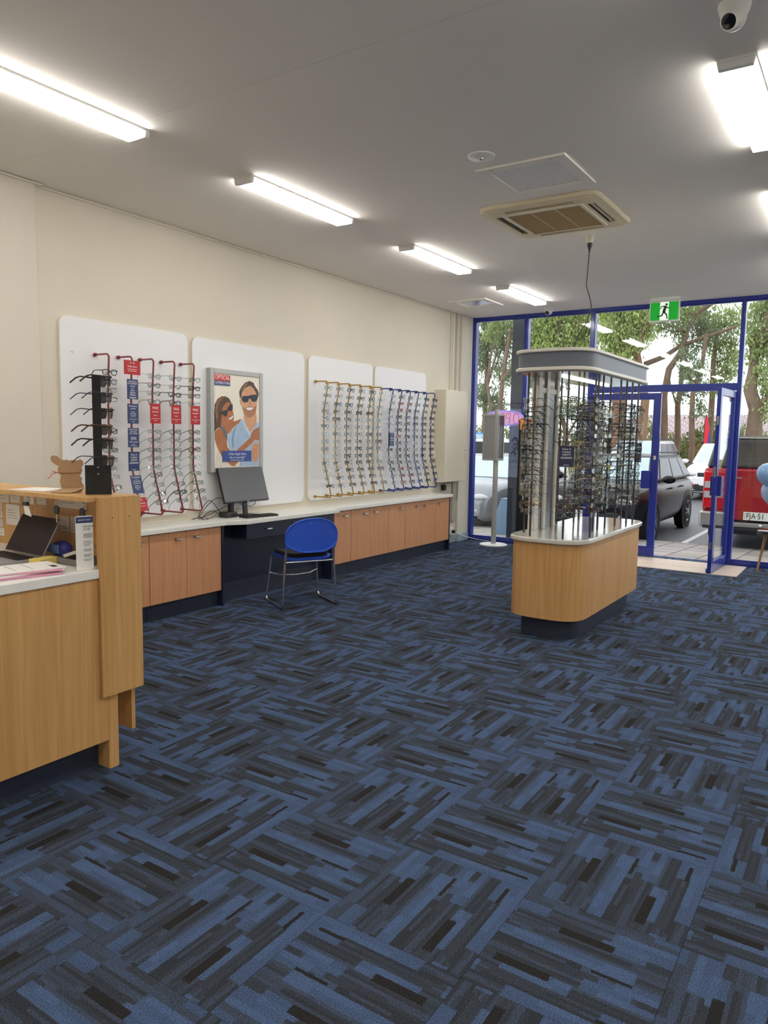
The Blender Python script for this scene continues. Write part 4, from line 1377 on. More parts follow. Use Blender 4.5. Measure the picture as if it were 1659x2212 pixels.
t = thing('power_adaptor', 'small black adaptor on the wall under the meter box', 'adaptor', (XL, 9.32, 0.82))
part('block', MB().box(XL + 0.001, XL + 0.045, 9.285, 9.365, 0.785, 0.865), M['black'], t, bevel=0.004)
part('lead', MB().tube([(XL + 0.02, 9.33, 0.866), (XL + 0.02, 9.36, 0.895), (XL + 0.02, 9.45, 0.885), (XL + 0.02, 9.52, 0.90), (XL + 0.02, 9.55, 0.914)], 0.004, 6), M['black'], t, True)
t = thing('skirting_outlet', 'low white power outlet with black plug by the window corner', 'power outlet', (XL, 9.62, 0.16))
part('plate', MB().box(XL + 0.001, XL + 0.03, 9.53, 9.64, 0.125, 0.225), M['white_pl'], t, bevel=0.003)
part('plug', MB().lathe([(0.024, 0.0), (0.026, 0.03), (0.016, 0.045)], 14, (XL + 0.03, 9.61, 0.165), (1, 0, 0)), M['black'], t, True)
part('lead', MB().tube([(XL + 0.07, 9.61, 0.165), (XL + 0.10, 9.68, 0.13), (XL + 0.16, 9.80, 0.08), (XL + 0.22, 9.95, 0.04), (XL + 0.30, 10.03, 0.02), (XL + 0.42, 10.05, 0.012)], 0.005, 6), M['white_pl'], t, True)
# ------------------------------------------------------------------ front counter
BW = M['beech']
ZW, ZT = 0.94, 1.26
t = thing('reception_counter', 'beech reception counter with a raised hutch and white worktop', 'counter', (-3.9, 2.0, 0.0))
part('front_panel', MB().box(-2.87, -2.85, 1.20, 2.062, 0.14, 0.898), BW, t)
part('end_leg', MB().box(-2.99, -2.85, 2.063, 2.115, 0.0, 0.36), BW, t, bevel=0.002)
part('kickboard', MB().box(-2.95, -2.93, 1.20, 2.06, 0.0, 0.20), M['kick'], t)
part('side_panel', MB().box(-2.849, -2.829, 2.022, 2.245, 0.352, ZT - 0.001), BW, t, bevel=0.002)
part('inner_gable', MB().box(-2.8695, -2.8495, 2.035, 2.225, 0.36, ZT - 0.021), BW, t)
part('rear_panel', MB().box(-5.09, -2.87, 2.205, 2.225, 0.14, ZT - 0.021), BW, t)
part('hutch_top', MB().box(-5.09, -2.8495, 1.985, 2.245, ZT - 0.02, ZT), BW, t, bevel=0.002)
part('hutch_lip', MB().box(-5.09, -2.87, 2.178, 2.204, 1.19, ZT - 0.021), BW, t)
part('worktop', MB().box(-5.09, -2.838, 1.20, 2.034, 0.90, ZW).box(-5.09, -2.872, 2.034, 2.204, 0.90, ZW), M['bench'], t, bevel=0.003)
for y in (2.09, 2.18):
    part('screw_hole', MB().lathe([(0.003, 0.0), (0.003, 0.001)], 8, (-2.829, y, 1.165), (1, 0, 0)), M['ink'], t)

# cards pinned inside the hutch
pins = [(-3.98, 1.195, .10, .05), (-3.86, 1.19, .11, .05), (-3.745, 1.195, .09, .05), (-3.62, 1.195, .09, .048), (-3.51, 1.20, .08, .05),
        (-3.96, 1.14, .08, .04), (-3.82, 1.10, .13, .11), (-3.96, 1.095, .085, .04), (-3.96, 1.045, .085, .045), (-3.95, 0.998, .085, .04),
        (-3.36, 1.088, .075, .075), (-3.28, 1.088, .06, .078), (-3.20, 1.07, .10, .045), (-3.27, 1.20, .20, .055), (-4.07, 1.02, .06, .05)]
for i, (x, z, w_, h_) in enumerate(pins):
    y_ = 2.204 if z < 1.18 else 2.177
    t = thing('pinned_note', '%s paper note from the left inside the counter hutch' % ORD[sorted(range(len(pins)), key=lambda q: pins[q][0]).index(i)], 'note', (x, y_, z), group='paper notes pinned inside the hutch')
    part('sheet', MB().box(-w_ / 2, w_ / 2, -0.001, 0.0, -h_ / 2, h_ / 2), M['paper2'] if i % 3 else M['paper'], t, local=True)
    for k in range(2 if h_ < .06 else 4):
        part('writing', MB().box(-w_ * .38, w_ * (.1 + .08 * k), -0.0014, -0.001, h_ * .22 - k * .014 - .001, h_ * .22 - k * .014 + .001), mat('faint_ink', (120, 112, 108), 0.7), t, local=True)

def hook_key(x, label, paper=False):
    t = thing('adhesive_hook', label, 'hook', (x, 2.0, ZT - 0.02), group='clear hooks under the hutch top')
    part('back_plate', MB().box(-0.009, 0.009, 0.0, 0.004, -0.045, -0.001), M['clear'], t, local=True)
    part('hook', MB().tube([(0, 0.0, -0.03), (0, -0.012, -0.04), (0, -0.014, -0.03)], 0.003, 6), M['white_pl'], t, local=True)
    if paper:
        k = thing('bulldog_clip', 'black bulldog clip holding a paper tag inside the hutch', 'clip', (x, 1.99, 1.195))
        part('clip_body', MB().prism([(-0.022, 0.0), (0.022, 0.0), (0.016, 0.018), (-0.016, 0.018)], lambda u, v, a: (u, a, v), -0.008, 0.004), M['black'], k, local=True)
        part('clip_wire', MB().tube([(-0.016, 0, 0.016), (-0.04, -0.01, 0.022), (-0.045, -0.01, 0.016)], 0.0015, 5), M['chrome'], k, local=True)
        part('paper_tag', MB().prism([(-0.018, 0.002), (0.022, 0.004), (0.046, -0.05), (-0.006, -0.042)], lambda u, v, a: (u, a, v), -0.003, -0.002), M['paper'], k, local=True)
    else:
        k = thing('key', label.replace('clear hook', 'black-headed key hanging from the hook'), 'key', (x, 1.985, 1.192), group='keys under the hutch top')
        part('key_head', MB().prism(rrect(0.036, 0.042, 0.014, 4), lambda u, v, a: (u, a, v), -0.004, 0.004), M['black'], k, local=True, bevel=0.002)
        part('key_blade', MB().box(-0.004, 0.004, -0.001, 0.001, -0.058, -0.0205), M['steel'], k, local=True)
        part('split_ring', MB().tube([(0.010 * math.cos(a * PI / 6), 0, 0.03 + 0.010 * math.sin(a * PI / 6)) for a in range(12)], 0.0012, 5, closed=True), M['steel'], k, local=True)
hook_key(-2.895, 'clear hook nearest the counter end')
hook_key(-3.085, 'clear hook in the middle of the hutch')
hook_key(-3.335, 'clear hook holding the bulldog clip', True)

# laptop, papers and stationery on the worktop
t = thing('laptop', 'open dark laptop standing on the worktop inside the hutch', 'laptop', (-3.40, 1.90, ZW))
hr, hl = Vector((-3.225, 1.995, ZW + 0.016)), Vector((-3.575, 2.015, ZW + 0.016))
hd_, up_ = (hl - hr) / 2, Vector((-0.032, 0.118, 0.168))
fw_ = Vector((-0.012, -0.225, 0.0))
part('base', MB().obox((hr + hl) / 2 + fw_ / 2 - Vector((0, 0, 0.008)), hd_, fw_ / 2, (0, 0, 0.007)), M['key_grey'], t, bevel=0.003)
kk = MB().box(-0.0105, 0.0105, -0.0075, 0.0075, 0, 0.002).mesh('key', M['black'])
for a in range(5):
    for b in range(13):
        o = link('key', kk, t)
        p = (hr + hl) / 2 + hd_ * (-0.85 + b * 0.1415) + fw_ * (0.12 + a * 0.085) + Vector((0, 0, -0.0008))
        o.location = p - Vector((-3.40, 1.90, ZW))
part('touch_pad', MB().obox((hr + hl) / 2 + fw_ * 0.8 - Vector((0, 0, 0.0007)), hd_ * 0.28, fw_ * 0.14, (0, 0, 0.0005)), M['steel'], t)
nl_ = hd_.cross(up_).normalized()
if nl_.y > 0:
    nl_ = -nl_
part('lid', MB().obox((hr + hl) / 2 + up_ / 2 - nl_ * 0.004 + Vector((0, 0, 0.004)), hd_, up_ / 2, nl_ * 0.0035), M['key_grey'], t, bevel=0.002)
part('screen', MB().obox((hr + hl) / 2 + up_ / 2 + Vector((0, 0, 0.004)), hd_ * 0.985, up_ / 2 * 0.97, nl_ * 0.0008), M['laptop'], t)
t = thing('telephone', 'pale grey phone handset half cut off at the left edge', 'telephone', (-3.42, 1.66, ZW))
part('base', MB().box(-3.50, -3.34, 1.58, 1.74, ZW + 0.001, ZW + 0.05), M['black'], t, bevel=0.01)
part('handset', MB().tube([(-3.42, 1.58, ZW + 0.07), (-3.42, 1.66, ZW + 0.085), (-3.42, 1.76, ZW + 0.07)], [0.02, 0.015, 0.02], 8), M['white_pl'], t, True)

for i, (x, y, w_, d_, z0, h_, r_, m_, lb) in enumerate((
        (-3.0, 1.74, .21, .30, 0.001, .008, -0.25, M['pink_paper'], 'pink paper folder at the bottom of the paper pile'),
        (-3.01, 1.75, .21, .30, 0.0095, .007, -0.12, M['paper'], 'thick white paper bundle above the pink folder'),
        (-3.00, 1.755, .205, .29, 0.017, .003, -0.30, M['pink_paper'], 'thin pink sheet in the middle of the paper pile'),
        (-3.01, 1.77, .20, .29, 0.0205, .005, -0.18, M['paper'], 'white sheet on top of the paper pile'))):
    t = thing('paper_stack', lb, 'paper', (x, y, ZW + z0), (0, 0, r_), 'papers on the reception worktop')
    part('sheets', MB().box(-w_ / 2, w_ / 2, -d_ / 2, d_ / 2, 0, h_), m_, t, local=True)
    if i == 3:
        part('stamp', MB().box(0.02, 0.07, 0.10, 0.125, h_, h_ + 0.0004), M['ink'], t, local=True)
        part('printed_lines', MB().box(-0.08, 0.06, -0.05, -0.048, h_, h_ + 0.0004).box(-0.08, 0.06, 0.02, 0.022, h_, h_ + 0.0004), M['ink'], t, local=True)
t = thing('sticky_notes', 'pale yellow sticky note block on the worktop', 'sticky notes', (-3.155, 1.965, ZW), (0, 0, 0.1))
part('pad', MB().box(-0.04, 0.04, -0.055, 0.055, 0.001, 0.026), M['yellow'], t, local=True, bevel=0.001)
part('loose_sheet', MB().box(-0.039, 0.041, -0.054, 0.056, 0.0262, 0.0268), M['yellow'], t, local=True)
t = thing('desk_tray', 'clear plastic stationery tray in front of the reading card', 'tray', (-3.04, 2.05, ZW))
part('tray_base', MB().box(-3.12, -2.93, 2.0, 2.13, ZW + 0.001, ZW + 0.005), M['clear'], t)
tw = MB().box(-3.12, -3.116, 2.0, 2.13, ZW + 0.005, ZW + 0.03).box(-2.934, -2.93, 2.0, 2.13, ZW + 0.005, ZW + 0.03).box(-3.116, -2.934, 2.0, 2.004, ZW + 0.005, ZW + 0.03).box(-3.116, -2.934, 2.126, 2.13, ZW + 0.005, ZW + 0.03)
part('tray_wall', tw, mat('smoky_plastic', (120, 120, 116), 0.2), t)
t = thing('note_pad', 'grey spiral note pad leaning in the tray', 'note pad', (-3.06, 2.07, ZW + 0.03))
part('pages', MB().obox((-3.06, 2.08, ZW + 0.055), (0.05, 0.02, 0.018), (-0.03, 0.05, 0.0), (-0.004, -0.002, 0.012 / 2)), M['paper2'], t)
part('spiral', MB().tube([(-3.03, 2.03, ZW + 0.07), (-3.01, 2.06, ZW + 0.075), (-3.03, 2.12, ZW + 0.075)], 0.005, 6), M['dark_steel'], t)
t = thing('pouch', 'small dark blue cloth pouch beside the laptop screen', 'pouch', (-3.27, 2.13, ZW))
part('bag', MB().ell((-3.27, 2.125, ZW + 0.04), (0.06, 0.045, 0.039)), M['flag_blue'], t, True)
part('flap', MB().obox((-3.275, 2.082, ZW + 0.045), (0.045, 0, 0), (0, 0.002, 0.0), (0, 0, 0.02)), mat('pale_blue_cloth', (110, 140, 190), 0.8), t)
t = thing('highlighter', 'bright yellow highlighter standing beside the reading card', 'pen', (-2.945, 2.03, ZW))
part('barrel', MB().tube([(-2.945, 2.03, ZW + 0.032), (-2.955, 2.035, ZW + 0.085)], 0.008, 8), M['hi_yellow'], t, True)
part('cap', MB().tube([(-2.955, 2.035, ZW + 0.0855), (-2.958, 2.037, ZW + 0.105)], 0.009, 8), M['hi_yellow'], t, True)
t = thing('reading_card', 'tall white reading test card with a navy header', 'reading card', (-2.868, 1.975, ZW), (0, 0, math.radians(-14)))
t.scale = (1, 0.88, 0.80)
part('card', MB().prism(rrect(0.085, 0.30, 0.008, 4, 0, 0.151), lambda u, v, a: (a, u, v), -0.004, 0.0), M['paper'], t, local=True)
part('header', MB().box(0.0, 0.0006, -0.042, 0.042, 0.262, 0.296), M['card_blue'], t, local=True)
o = link('lettering', TXT['reading'], t); o.location = (0.0008, 0, 0.279); o.rotation_euler = (PI / 2, 0, PI / 2)
o = link('lettering', TXT['card_no'], t); o.location = (0.0008, -0.008, 0.235); o.rotation_euler = (PI / 2, 0, PI / 2)
for k, (z, w_) in enumerate(((.200, .045), (.192, .045), (.183, .045), (.16, .04), (.152, .042), (.144, .036), (.136, .03), (.118, .04), (.112, .04), (.106, .036), (.088, .04), (.082, .038), (.076, .03), (.06, .04), (.054, .034))):
    part('printed_line', MB().box(0.0, 0.0005, -0.006, -0.006 + w_, z - (.002 if k < 3 else .0012), z + (.002 if k < 3 else .0012)), mat('grey_print', (120, 120, 124), 0.6), t, local=True)
t = thing('desk_papers', 'white paper sheet lying on top of the hutch', 'paper', (-3.40, 2.11, ZT))
part('sheet', MB().obox((-3.40, 2.10, ZT + 0.0025), (0.10, 0.03, 0), (-0.03, 0.085, 0), (0, 0, 0.0018)), M['paper'], t)

# cardboard cut-out, seen from the back
t = thing('cardboard_cutout', 'brown cardboard animal cut-out seen from behind with elastic string', 'cardboard cutout', (-3.19, 2.13, ZT), (0, 0, math.radians(30)))
cut = [(-0.03, 0.002), (-0.046, 0.022), (-0.052, 0.05), (-0.046, 0.078), (-0.058, 0.088), (-0.062, 0.104), (-0.056, 0.122), (-0.07, 0.128), (-0.09, 0.142), (-0.096, 0.16), (-0.086, 0.172), (-0.066, 0.170), (-0.044, 0.154), (-0.03, 0.150), (-0.018, 0.154), (-0.008, 0.149), (0.01, 0.152), (0.03, 0.150), (0.05, 0.156), (0.062, 0.148), (0.064, 0.13), (0.054, 0.118), (0.058, 0.104), (0.052, 0.088), (0.044, 0.078), (0.056, 0.066), (0.052, 0.05), (0.064, 0.03), (0.06, 0.012), (0.048, 0.002)]
part('cutout', MB().prism(cut, lambda u, v, a: (u, a, v), -0.002, 0.002), M['card_board'], t, local=True)
part('elastic', MB().tube([(-0.075, -0.003, 0.092), (-0.02, -0.005, 0.089), (0.05, -0.003, 0.094)], 0.0018, 5), mat('tan_elastic', (150, 108, 66), 0.7), t, local=True)
part('ribbon', MB().tube([(-0.07, 0, 0.09), (-0.09, 0, 0.085), (-0.10, 0, 0.07), (-0.112, 0, 0.062)], 0.003, 5).tube([(-0.07, 0, 0.095), (-0.088, 0, 0.098)], 0.004, 5), mat('pink_ribbon', (216, 150, 140), 0.7), t, local=True)
part('foot_strut', MB().obox((0.01, -0.05, 0.012), (0.05, 0.0, 0), (0.012, 0.045, 0.008), (0, 0, 0.0015)), M['card_board'], t, local=True)

# sunglasses stand
ang = math.radians(76)
t = thing('sunglasses_stand', 'black upright sunglasses stand on the counter hutch', 'display stand', (-2.985, 2.135, ZT), (0, 0, ang))
# local: +x the way the sunglasses face; the camera sees mostly the y side
fc = math.radians(-36) - ang      # the plate turns its flat side to the staff side
pa, pb = Vector((math.cos(fc), math.sin(fc), 0)), Vector((-math.sin(fc), math.cos(fc), 0))
pc = pa * 0.012
part('base_plate', MB().obox(pc + Vector((0, 0, 0.0675)), pa * 0.005, pb * 0.056, (0, 0, 0.0675)), M['matte_black'], t, local=True, bevel=0.001)
part('base_foot', MB().obox(pc - pa * 0.055 + Vector((0, 0, 0.004)), pa * 0.05, pb * 0.056, (0, 0, 0.004)), M['matte_black'], t, local=True)
part('acrylic_edge', MB().obox(pc - pa * 0.008 + Vector((0, 0, 0.0675)), pa * 0.003, pb * 0.058, (0, 0, 0.0675)), M['clear'], t, local=True)
part('upright', MB().obox(Vector((0, 0, 0.315)), pa * 0.007, pb * 0.019, (0, 0, 0.23)), M['matte_black'], t, local=True, bevel=0.002)
for z in (0.08, 0.11):
    part('rivet', MB().lathe([(0.004, 0), (0.004, 0.002)], 10, pc + pa * 0.005 + Vector((0, 0, z + 0.015)), pa), M['steel'], t, local=True)
for x in (-0.04, 0.042):
    part('felt_pad', MB().obox(pc + pa * 0.0056 + pb * x + Vector((0, 0, 0.07)), pa * 0.0006, pb * 0.013, (0, 0, 0.026)), mat('dark_grey_felt', (44, 44, 48), 0.9), t, local=True)
c = MB()
for k in range(6):
    c.box(0.0, 0.045, -0.006, 0.006, 0.16 + k * 0.0735, 0.166 + k * 0.0735)
part('clear_clips', c, M['clear'], t, local=True, kind='stuff')
nx_, ny_ = math.cos(ang), math.sin(ang)
for k, z in enumerate((1.778, 1.703, 1.632, 1.557, 1.494, 1.414)):
    eyeglasses('sun', 'bold' if k in (0, 3, 4) else 'mid', ['black', 'navy', 'black', 'brown', 'black', 'dark grey'][k], ['grey_lens', 'grey_lens', 'dark_lens', 'grey_lens', 'dark_lens', 'dark_lens'][k],
               (-2.985 + nx_ * 0.05, 2.135 + ny_ * 0.05, z), (0, 0.08, ang + (k % 3 - 1) * 0.05), 'dark sunglasses, %s from the top on the black counter stand' % ORD[k], 'sunglasses on the counter stand', 'sunglasses', 0.0, 'sunglasses')

# ------------------------------------------------------------------ island display
def stadium(x0, x1, y0, y1, dep, n=18, ex=3.0):
    """straight sides, bowed ends"""
    cx, hw = (x0 + x1) / 2, (x1 - x0) / 2
    pts = []
    for k in range(n + 1):
        a = PI * k / n
        c, s = math.cos(a), math.sin(a)
        pts.append((cx + hw * math.copysign(abs(c) ** (2 / ex), c), y1 - dep + dep * abs(s) ** (2 / ex)))
    for k in range(n + 1):
        a = PI + PI * k / n
        c, s = math.cos(a), math.sin(a)
        pts.append((cx + hw * math.copysign(abs(c) ** (2 / ex), c), y0 + dep - dep * abs(s) ** (2 / ex)))
    return pts
isl = thing('island_display', 'freestanding island of beech with glasses poles and a grey canopy', 'display island', (-2.07, 6.28, 0.0))
part('kickboard', MB().zprism(stadium(-2.32, -1.85, 5.44, 7.12, 0.24), 0.0, 0.165), M['kick'], isl, True)
part('body', MB().zprism(stadium(-2.385, -1.785, 5.36, 7.20, 0.27), 0.165, 0.752), M['island_wood'], isl, True)
top = MB()
o1, o2 = stadium(-2.405, -1.762, 5.335, 7.225, 0.28), stadium(-2.395, -1.772, 5.345, 7.215, 0.275)
n = len(o1)
rows = [[(x, y, 0.752) for x, y in o2], [(x, y, 0.760) for x, y in o1], [(x, y, 0.783) for x, y in o1], [(x, y, 0.791) for x, y in o2]]
top.grid([r_ + r_[:1] for r_ in rows])
top.add(rows[-1], [tuple(range(n))[::-1]]).add(rows[0], [tuple(range(n))])
part('countertop', top, M['stone'], isl, True)
def slab_ring(z0, z1, gx):
    return MB().zprism(stadium(-2.385 - gx, -1.782 + gx, 5.345 - gx, 7.18 + gx, 0.27 + gx), z0, z1)
cn = part('canopy', slab_ring(2.078, 2.188, 0.0), M['grey_band'], isl, True)
part('canopy_trim', slab_ring(2.050, 2.078, 0.018), M['trim_cream'], cn, True, bevel=0.006)
part('canopy_trim', slab_ring(2.188, 2.214, 0.018), M['trim_cream'], cn, True, bevel=0.006)
part('soffit', MB().zprism(stadium(-2.36, -1.81, 5.38, 7.15, 0.26), 2.044, 2.05), mat('glossy_soffit', (190, 186, 180), 0.08, coat=0.5), cn, True)
part('light_strip', MB().box(-2.12, -2.105, 5.75, 6.95, 2.030, 2.0438), M['strip'], cn)
sp_ = part('mirror_column', MB().box(-2.345, -2.315, 5.815, 5.925, 0.791, 2.044), mat('dark_mirror_grey', (84, 88, 96), 0.2), isl)
for y, w_ in ((5.74, 0.075), (5.925, 0.06), (6.16, 0.05)):
    part('column_post', MB().box(-2.36, -2.30, y, y + w_, 0.791, 2.044), M['trim_cream'], sp_, bevel=0.002)
part('mirror_panel', MB().box(-2.345, -2.315, 5.985, 6.16, 0.791, 2.044), mat('dark_mirror_grey', (84, 88, 96), 0.2), sp_)
part('column_rail', MB().box(-2.352, -2.308, 5.815, 6.16, 1.92, 1.96), M['trim_cream'], sp_)
POLES = [(-2.332, 5.60), (-2.207, 5.424), (-1.937, 5.408), (-1.81, 5.65), (-1.90, 6.00), (-1.915, 6.17), (-1.905, 6.345), (-1.878, 6.545), (-1.83, 6.73), (-1.83, 6.935), (-1.985, 7.11), (-2.20, 7.10), (-2.27, 6.74), (-2.25, 6.55), (-2.34, 6.36), (-2.33, 6.93)]
for i, (x, y) in enumerate(POLES):
    p = part('pole', MB().tube([(x, y, 0.791), (x, y, 2.044)], 0.0085, 8), M['dark_steel'], isl, True)
    c = MB()
    nn = Vector((x + 2.08, (y - 6.27) * 0.35, 0)).normalized()
    if i < 4 or i > 9:
        cyy = 5.62 if y < 6 else 6.9
        nn = Vector((x + 2.08, y - cyy, 0)).normalized()
    tt = Vector((-nn.y, nn.x, 0))
    for k in range(14):
        z = 1.84 - 0.0665 * k
        c.obox(Vector((x, y, z - 0.008)) + nn * 0.014, nn * 0.009, tt * 0.016, Vector((0, 0, 0.002)))
        c.obox(Vector((x, y, z - 0.008)) + nn * 0.006, nn * 0.004, tt * 0.011, Vector((0, 0, 0.008)))
    part('clear_clips', c, M['clear'], p, kind='stuff')
pn = ['leftmost island pole', 'second island pole from the left', 'front middle island pole', 'front right island pole', '', 'island pole behind the hobby card', '', 'middle right island pole', '', 'island pole nearest the doors']
rg = random.Random(5)
ipal = ['black', 'black', 'dark grey', 'brown', 'silver', 'clear', 'gold', 'dark grey', 'black', 'silver']
mass = MB()
mass_m = [FRAME_M[k] for k in ('black', 'dark grey', 'silver', 'brown', 'clear', 'gold', 'yellow')] + [M['lens']]
mass_k = {k: i for i, k in enumerate(('black', 'dark grey', 'silver', 'brown', 'clear', 'gold', 'yellow'))}
ONE = {0: range(0), 1: range(14), 2: (0, 2, 5, 10, 12, 13), 3: range(14), 5: range(14), 7: range(14), 9: range(14)}
for i, (x, y) in enumerate(POLES):
    nn = Vector((x + 2.08, (y - 6.27) * 0.35, 0)).normalized()
    if i < 4 or i > 9:
        cyy = 5.62 if y < 6 else 6.9
        nn = Vector((x + 2.08, y - cyy, 0)).normalized()
    az = math.atan2(nn.y, nn.x)
    for k in range(14):
        z = 1.84 - 0.0665 * k + rg.uniform(-0.004, 0.004)
        if i == 2 and k not in (0, 1, 2, 5, 10, 12, 13):
            continue
        if i == 14:
            continue
        st, th, co = pick_style(rg, ipal)
        loc = Vector((x, y, z)) + nn * 0.022
        rot = (rg.uniform(-0.06, 0.06), rg.uniform(-0.05, 0.12), az + rg.uniform(-0.12, 0.12))
        if k in ONE.get(i, ()):
            eyeglasses(st, th, co, 'lens', loc, rot, '%s eyeglasses, %s from the top on the %s' % (a_word(co), ORD[k], pn[i]), 'eyeglasses on the island poles')
        else:
            if rg.random() < 0.05:
                co = 'yellow'
            R_ = Matrix.Translation(loc) @ Euler(rot).to_matrix().to_4x4()
            fr_, le_, te_ = glasses_builders(st, th)
            for q, ix in [(fr_, mass_k[co])] + [(q, 7) for q in le_] + [(q, mass_k[co]) for q in te_]:
                mass.cur = ix
                mass.add([R_ @ Vector(p) for p in q.v], q.f)
for i, (x, y) in enumerate(POLES):
    if i in (1, 2, 14):
        continue
    nn = Vector((x + 2.08, (y - 6.27) * 0.35, 0)).normalized()
    az = math.atan2(nn.y, nn.x) + rg.uniform(-0.3, 0.3)
    for k in range(13):
        st, th, co = pick_style(rg, ipal)
        R_ = Matrix.Translation(Vector((x, y, 1.805 - 0.0665 * k)) + nn * 0.022) @ Euler((rg.uniform(-0.06, 0.06), rg.uniform(-0.05, 0.12), az + rg.uniform(-0.4, 0.4))).to_matrix().to_4x4()
        fr_, le_, te_ = glasses_builders(st, th)
        for q, ix in [(fr_, mass_k[co])] + [(q, 7) for q in le_] + [(q, mass_k[co]) for q in te_]:
            mass.cur = ix
            mass.add([R_ @ Vector(p) for p in q.v], q.f)
single('eyeglasses_mass', mass, mass_m, 'crowded eyeglasses filling the rear poles of the island display', 'eyeglasses', (-2.08, 6.3, 0.95), kind='stuff', smooth=True)

def free_card(loc, rotz, w_, h_, label, lines, bars=()):
    t = thing('information_card', label, 'card', loc, (0, 0, rotz), 'cards on the island poles')
    part('card', MB().box(-0.001, 0.001, -w_ / 2, w_ / 2, -h_, 0), mat('dark_navy_card', (36, 44, 76), 0.4), t, local=True)
    part('clear_sleeve', MB().box(-0.003, -0.0012, -w_ / 2 - 0.004, w_ / 2 + 0.004, -h_ - 0.006, 0.008), M['clear'], t, local=True)
    for key, dz in lines:
        o = link('lettering', TXT[key], t)
        o.location = (0.0014, 0, dz)
        o.rotation_euler = (PI / 2, 0, PI / 2)
    for dz, bw in bars:
        part('small_print', MB().box(0.001, 0.0016, -bw / 2, bw / 2, dz - 0.0014, dz + 0.0014), M['print_white'], t, local=True)
free_card((-1.925, 5.385, 1.495), math.radians(-68), 0.108, 0.155, 'navy hobby card on the front pole of the island', [('hobby', -0.034), ('great', -0.066)], ((-0.085, 0.08), (-0.092, 0.085), (-0.142, 0.04)))
free_card((-1.80, 6.93, 1.51), math.radians(-20), 0.08, 0.165, 'narrow navy card on the island pole nearest the doors', [], ((-0.02, 0.05), (-0.028, 0.05), (-0.05, 0.03), (-0.056, 0.03), (-0.078, 0.06), (-0.148, 0.04)))

# ------------------------------------------------------------------ poster stand by the window
fs = thing('poster_stand', 'silver pole poster stand on a round white base by the window', 'sign stand', (-4.54, 9.79, 0.0))
part('base', MB().lathe([(0.20, 0.001), (0.20, 0.010), (0.185, 0.018), (0.05, 0.024)], 40, (-4.54, 9.79, 0)), M['white_pl'], fs, True)
part('pole', MB().lathe([(0.036, 0.02), (0.036, 1.925), (0.03, 1.945)], 20, (-4.54, 9.79, 0)), M['alu'], fs, True)
right, back = Vector((0.90, 0.42, 0)), Vector((-0.42, 0.90, 0))
apex = Vector((-4.505, 9.715, 0))
for k, dv in enumerate((-right * 0.19 + back * 0.16, right * 0.10 + back * 0.25)):
    L_ = dv.length
    du = dv.normalized()
    nv = Vector((du.y, -du.x, 0)) * (1 if k else -1)
    if nv.dot(back) > 0:
        nv = -nv
    mid = apex + dv / 2
    fr = MB()
    fr.obox(mid + Vector((0, 0, 1.232)), du * L_ / 2, nv * 0.012, (0, 0, 0.014))
    fr.obox(mid + Vector((0, 0, 1.868)), du * L_ / 2, nv * 0.012, (0, 0, 0.014))
    fr.obox(apex + du * 0.012 + Vector((0, 0, 1.55)), du * 0.012, nv * 0.012, (0, 0, 0.304))
    fr.obox(apex + du * (L_ - 0.012) + Vector((0, 0, 1.55)), du * 0.012, nv * 0.012, (0, 0, 0.304))
    fo = part('poster_frame', fr, M['alu'], fs, bevel=0.002)
    part('poster_sheet', MB().obox(mid + Vector((0, 0, 1.55)), du * (L_ / 2 - 0.02), nv * 0.004, (0, 0, 0.304)), mat('grey_poster_back', (150, 150, 152), 0.4) if k == 0 else mat('dark_poster', (66, 62, 52), 0.4), fo)

# neon OPEN sign, read from outside, so reversed in here
ns = thing('open_sign', 'pink and violet OPEN sign hanging in the window, reversed from inside', 'neon sign', (-4.56, 10.05, 1.83))
ov = [(0.30 * math.cos(a * PI / 20), 0.105 * math.sin(a * PI / 20)) for a in range(40)]
part('acrylic', MB().prism([(u * 1.06, v * 1.1) for u, v in ov], lambda u, v, a: (u, a, v), -0.004, 0.004), M['sign_clear'], ns, local=True)
part('oval_tube', MB().tube([(u, -0.012, v) for u, v in ov], 0.006, 8, closed=True), M['neon_blue'], ns, True, local=True)
def neon(pts):
    part('letter_tube', MB().tube([(u, -0.014, v) for u, v in pts], 0.0055, 6), M['neon_red'], ns, True, local=True)
neon([(0.205 + 0.042 * math.cos(a * PI / 10), -0.005 + 0.075 * math.sin(a * PI / 10)) for a in range(21)])
neon([(0.10, -0.085), (0.115, 0.07), (0.07, 0.075), (0.045, 0.04), (0.06, 0.0), (0.105, 0.0)])
neon([(-0.035, 0.07), (0.02, 0.07), (0.015, -0.075), (-0.045, -0.075)])
neon([(0.018, 0.0), (-0.035, 0.0)])
neon([(-0.10, -0.08), (-0.09, 0.07), (-0.18, -0.075), (-0.17, 0.075)])
wr = MB().tube([(0.14, 0, 0.10), (-0.02, 0.02, 0.32)], 0.002, 5).tube([(-0.18, 0, 0.10), (-0.02, 0.02, 0.32)], 0.002, 5).tube([(-0.02, 0.02, 0.32), (-0.02, 0.02, 1.42)], 0.002, 5)
part('hanging_wire', wr, M['steel'], ns, local=True)
part('lead', MB().tube([(-0.10, 0.01, -0.10), (-0.11, 0.01, -0.6), (-0.10, 0.0, -1.1), (-0.14, 0.0, -1.45)], 0.003, 5), M['white_pl'], ns, local=True)

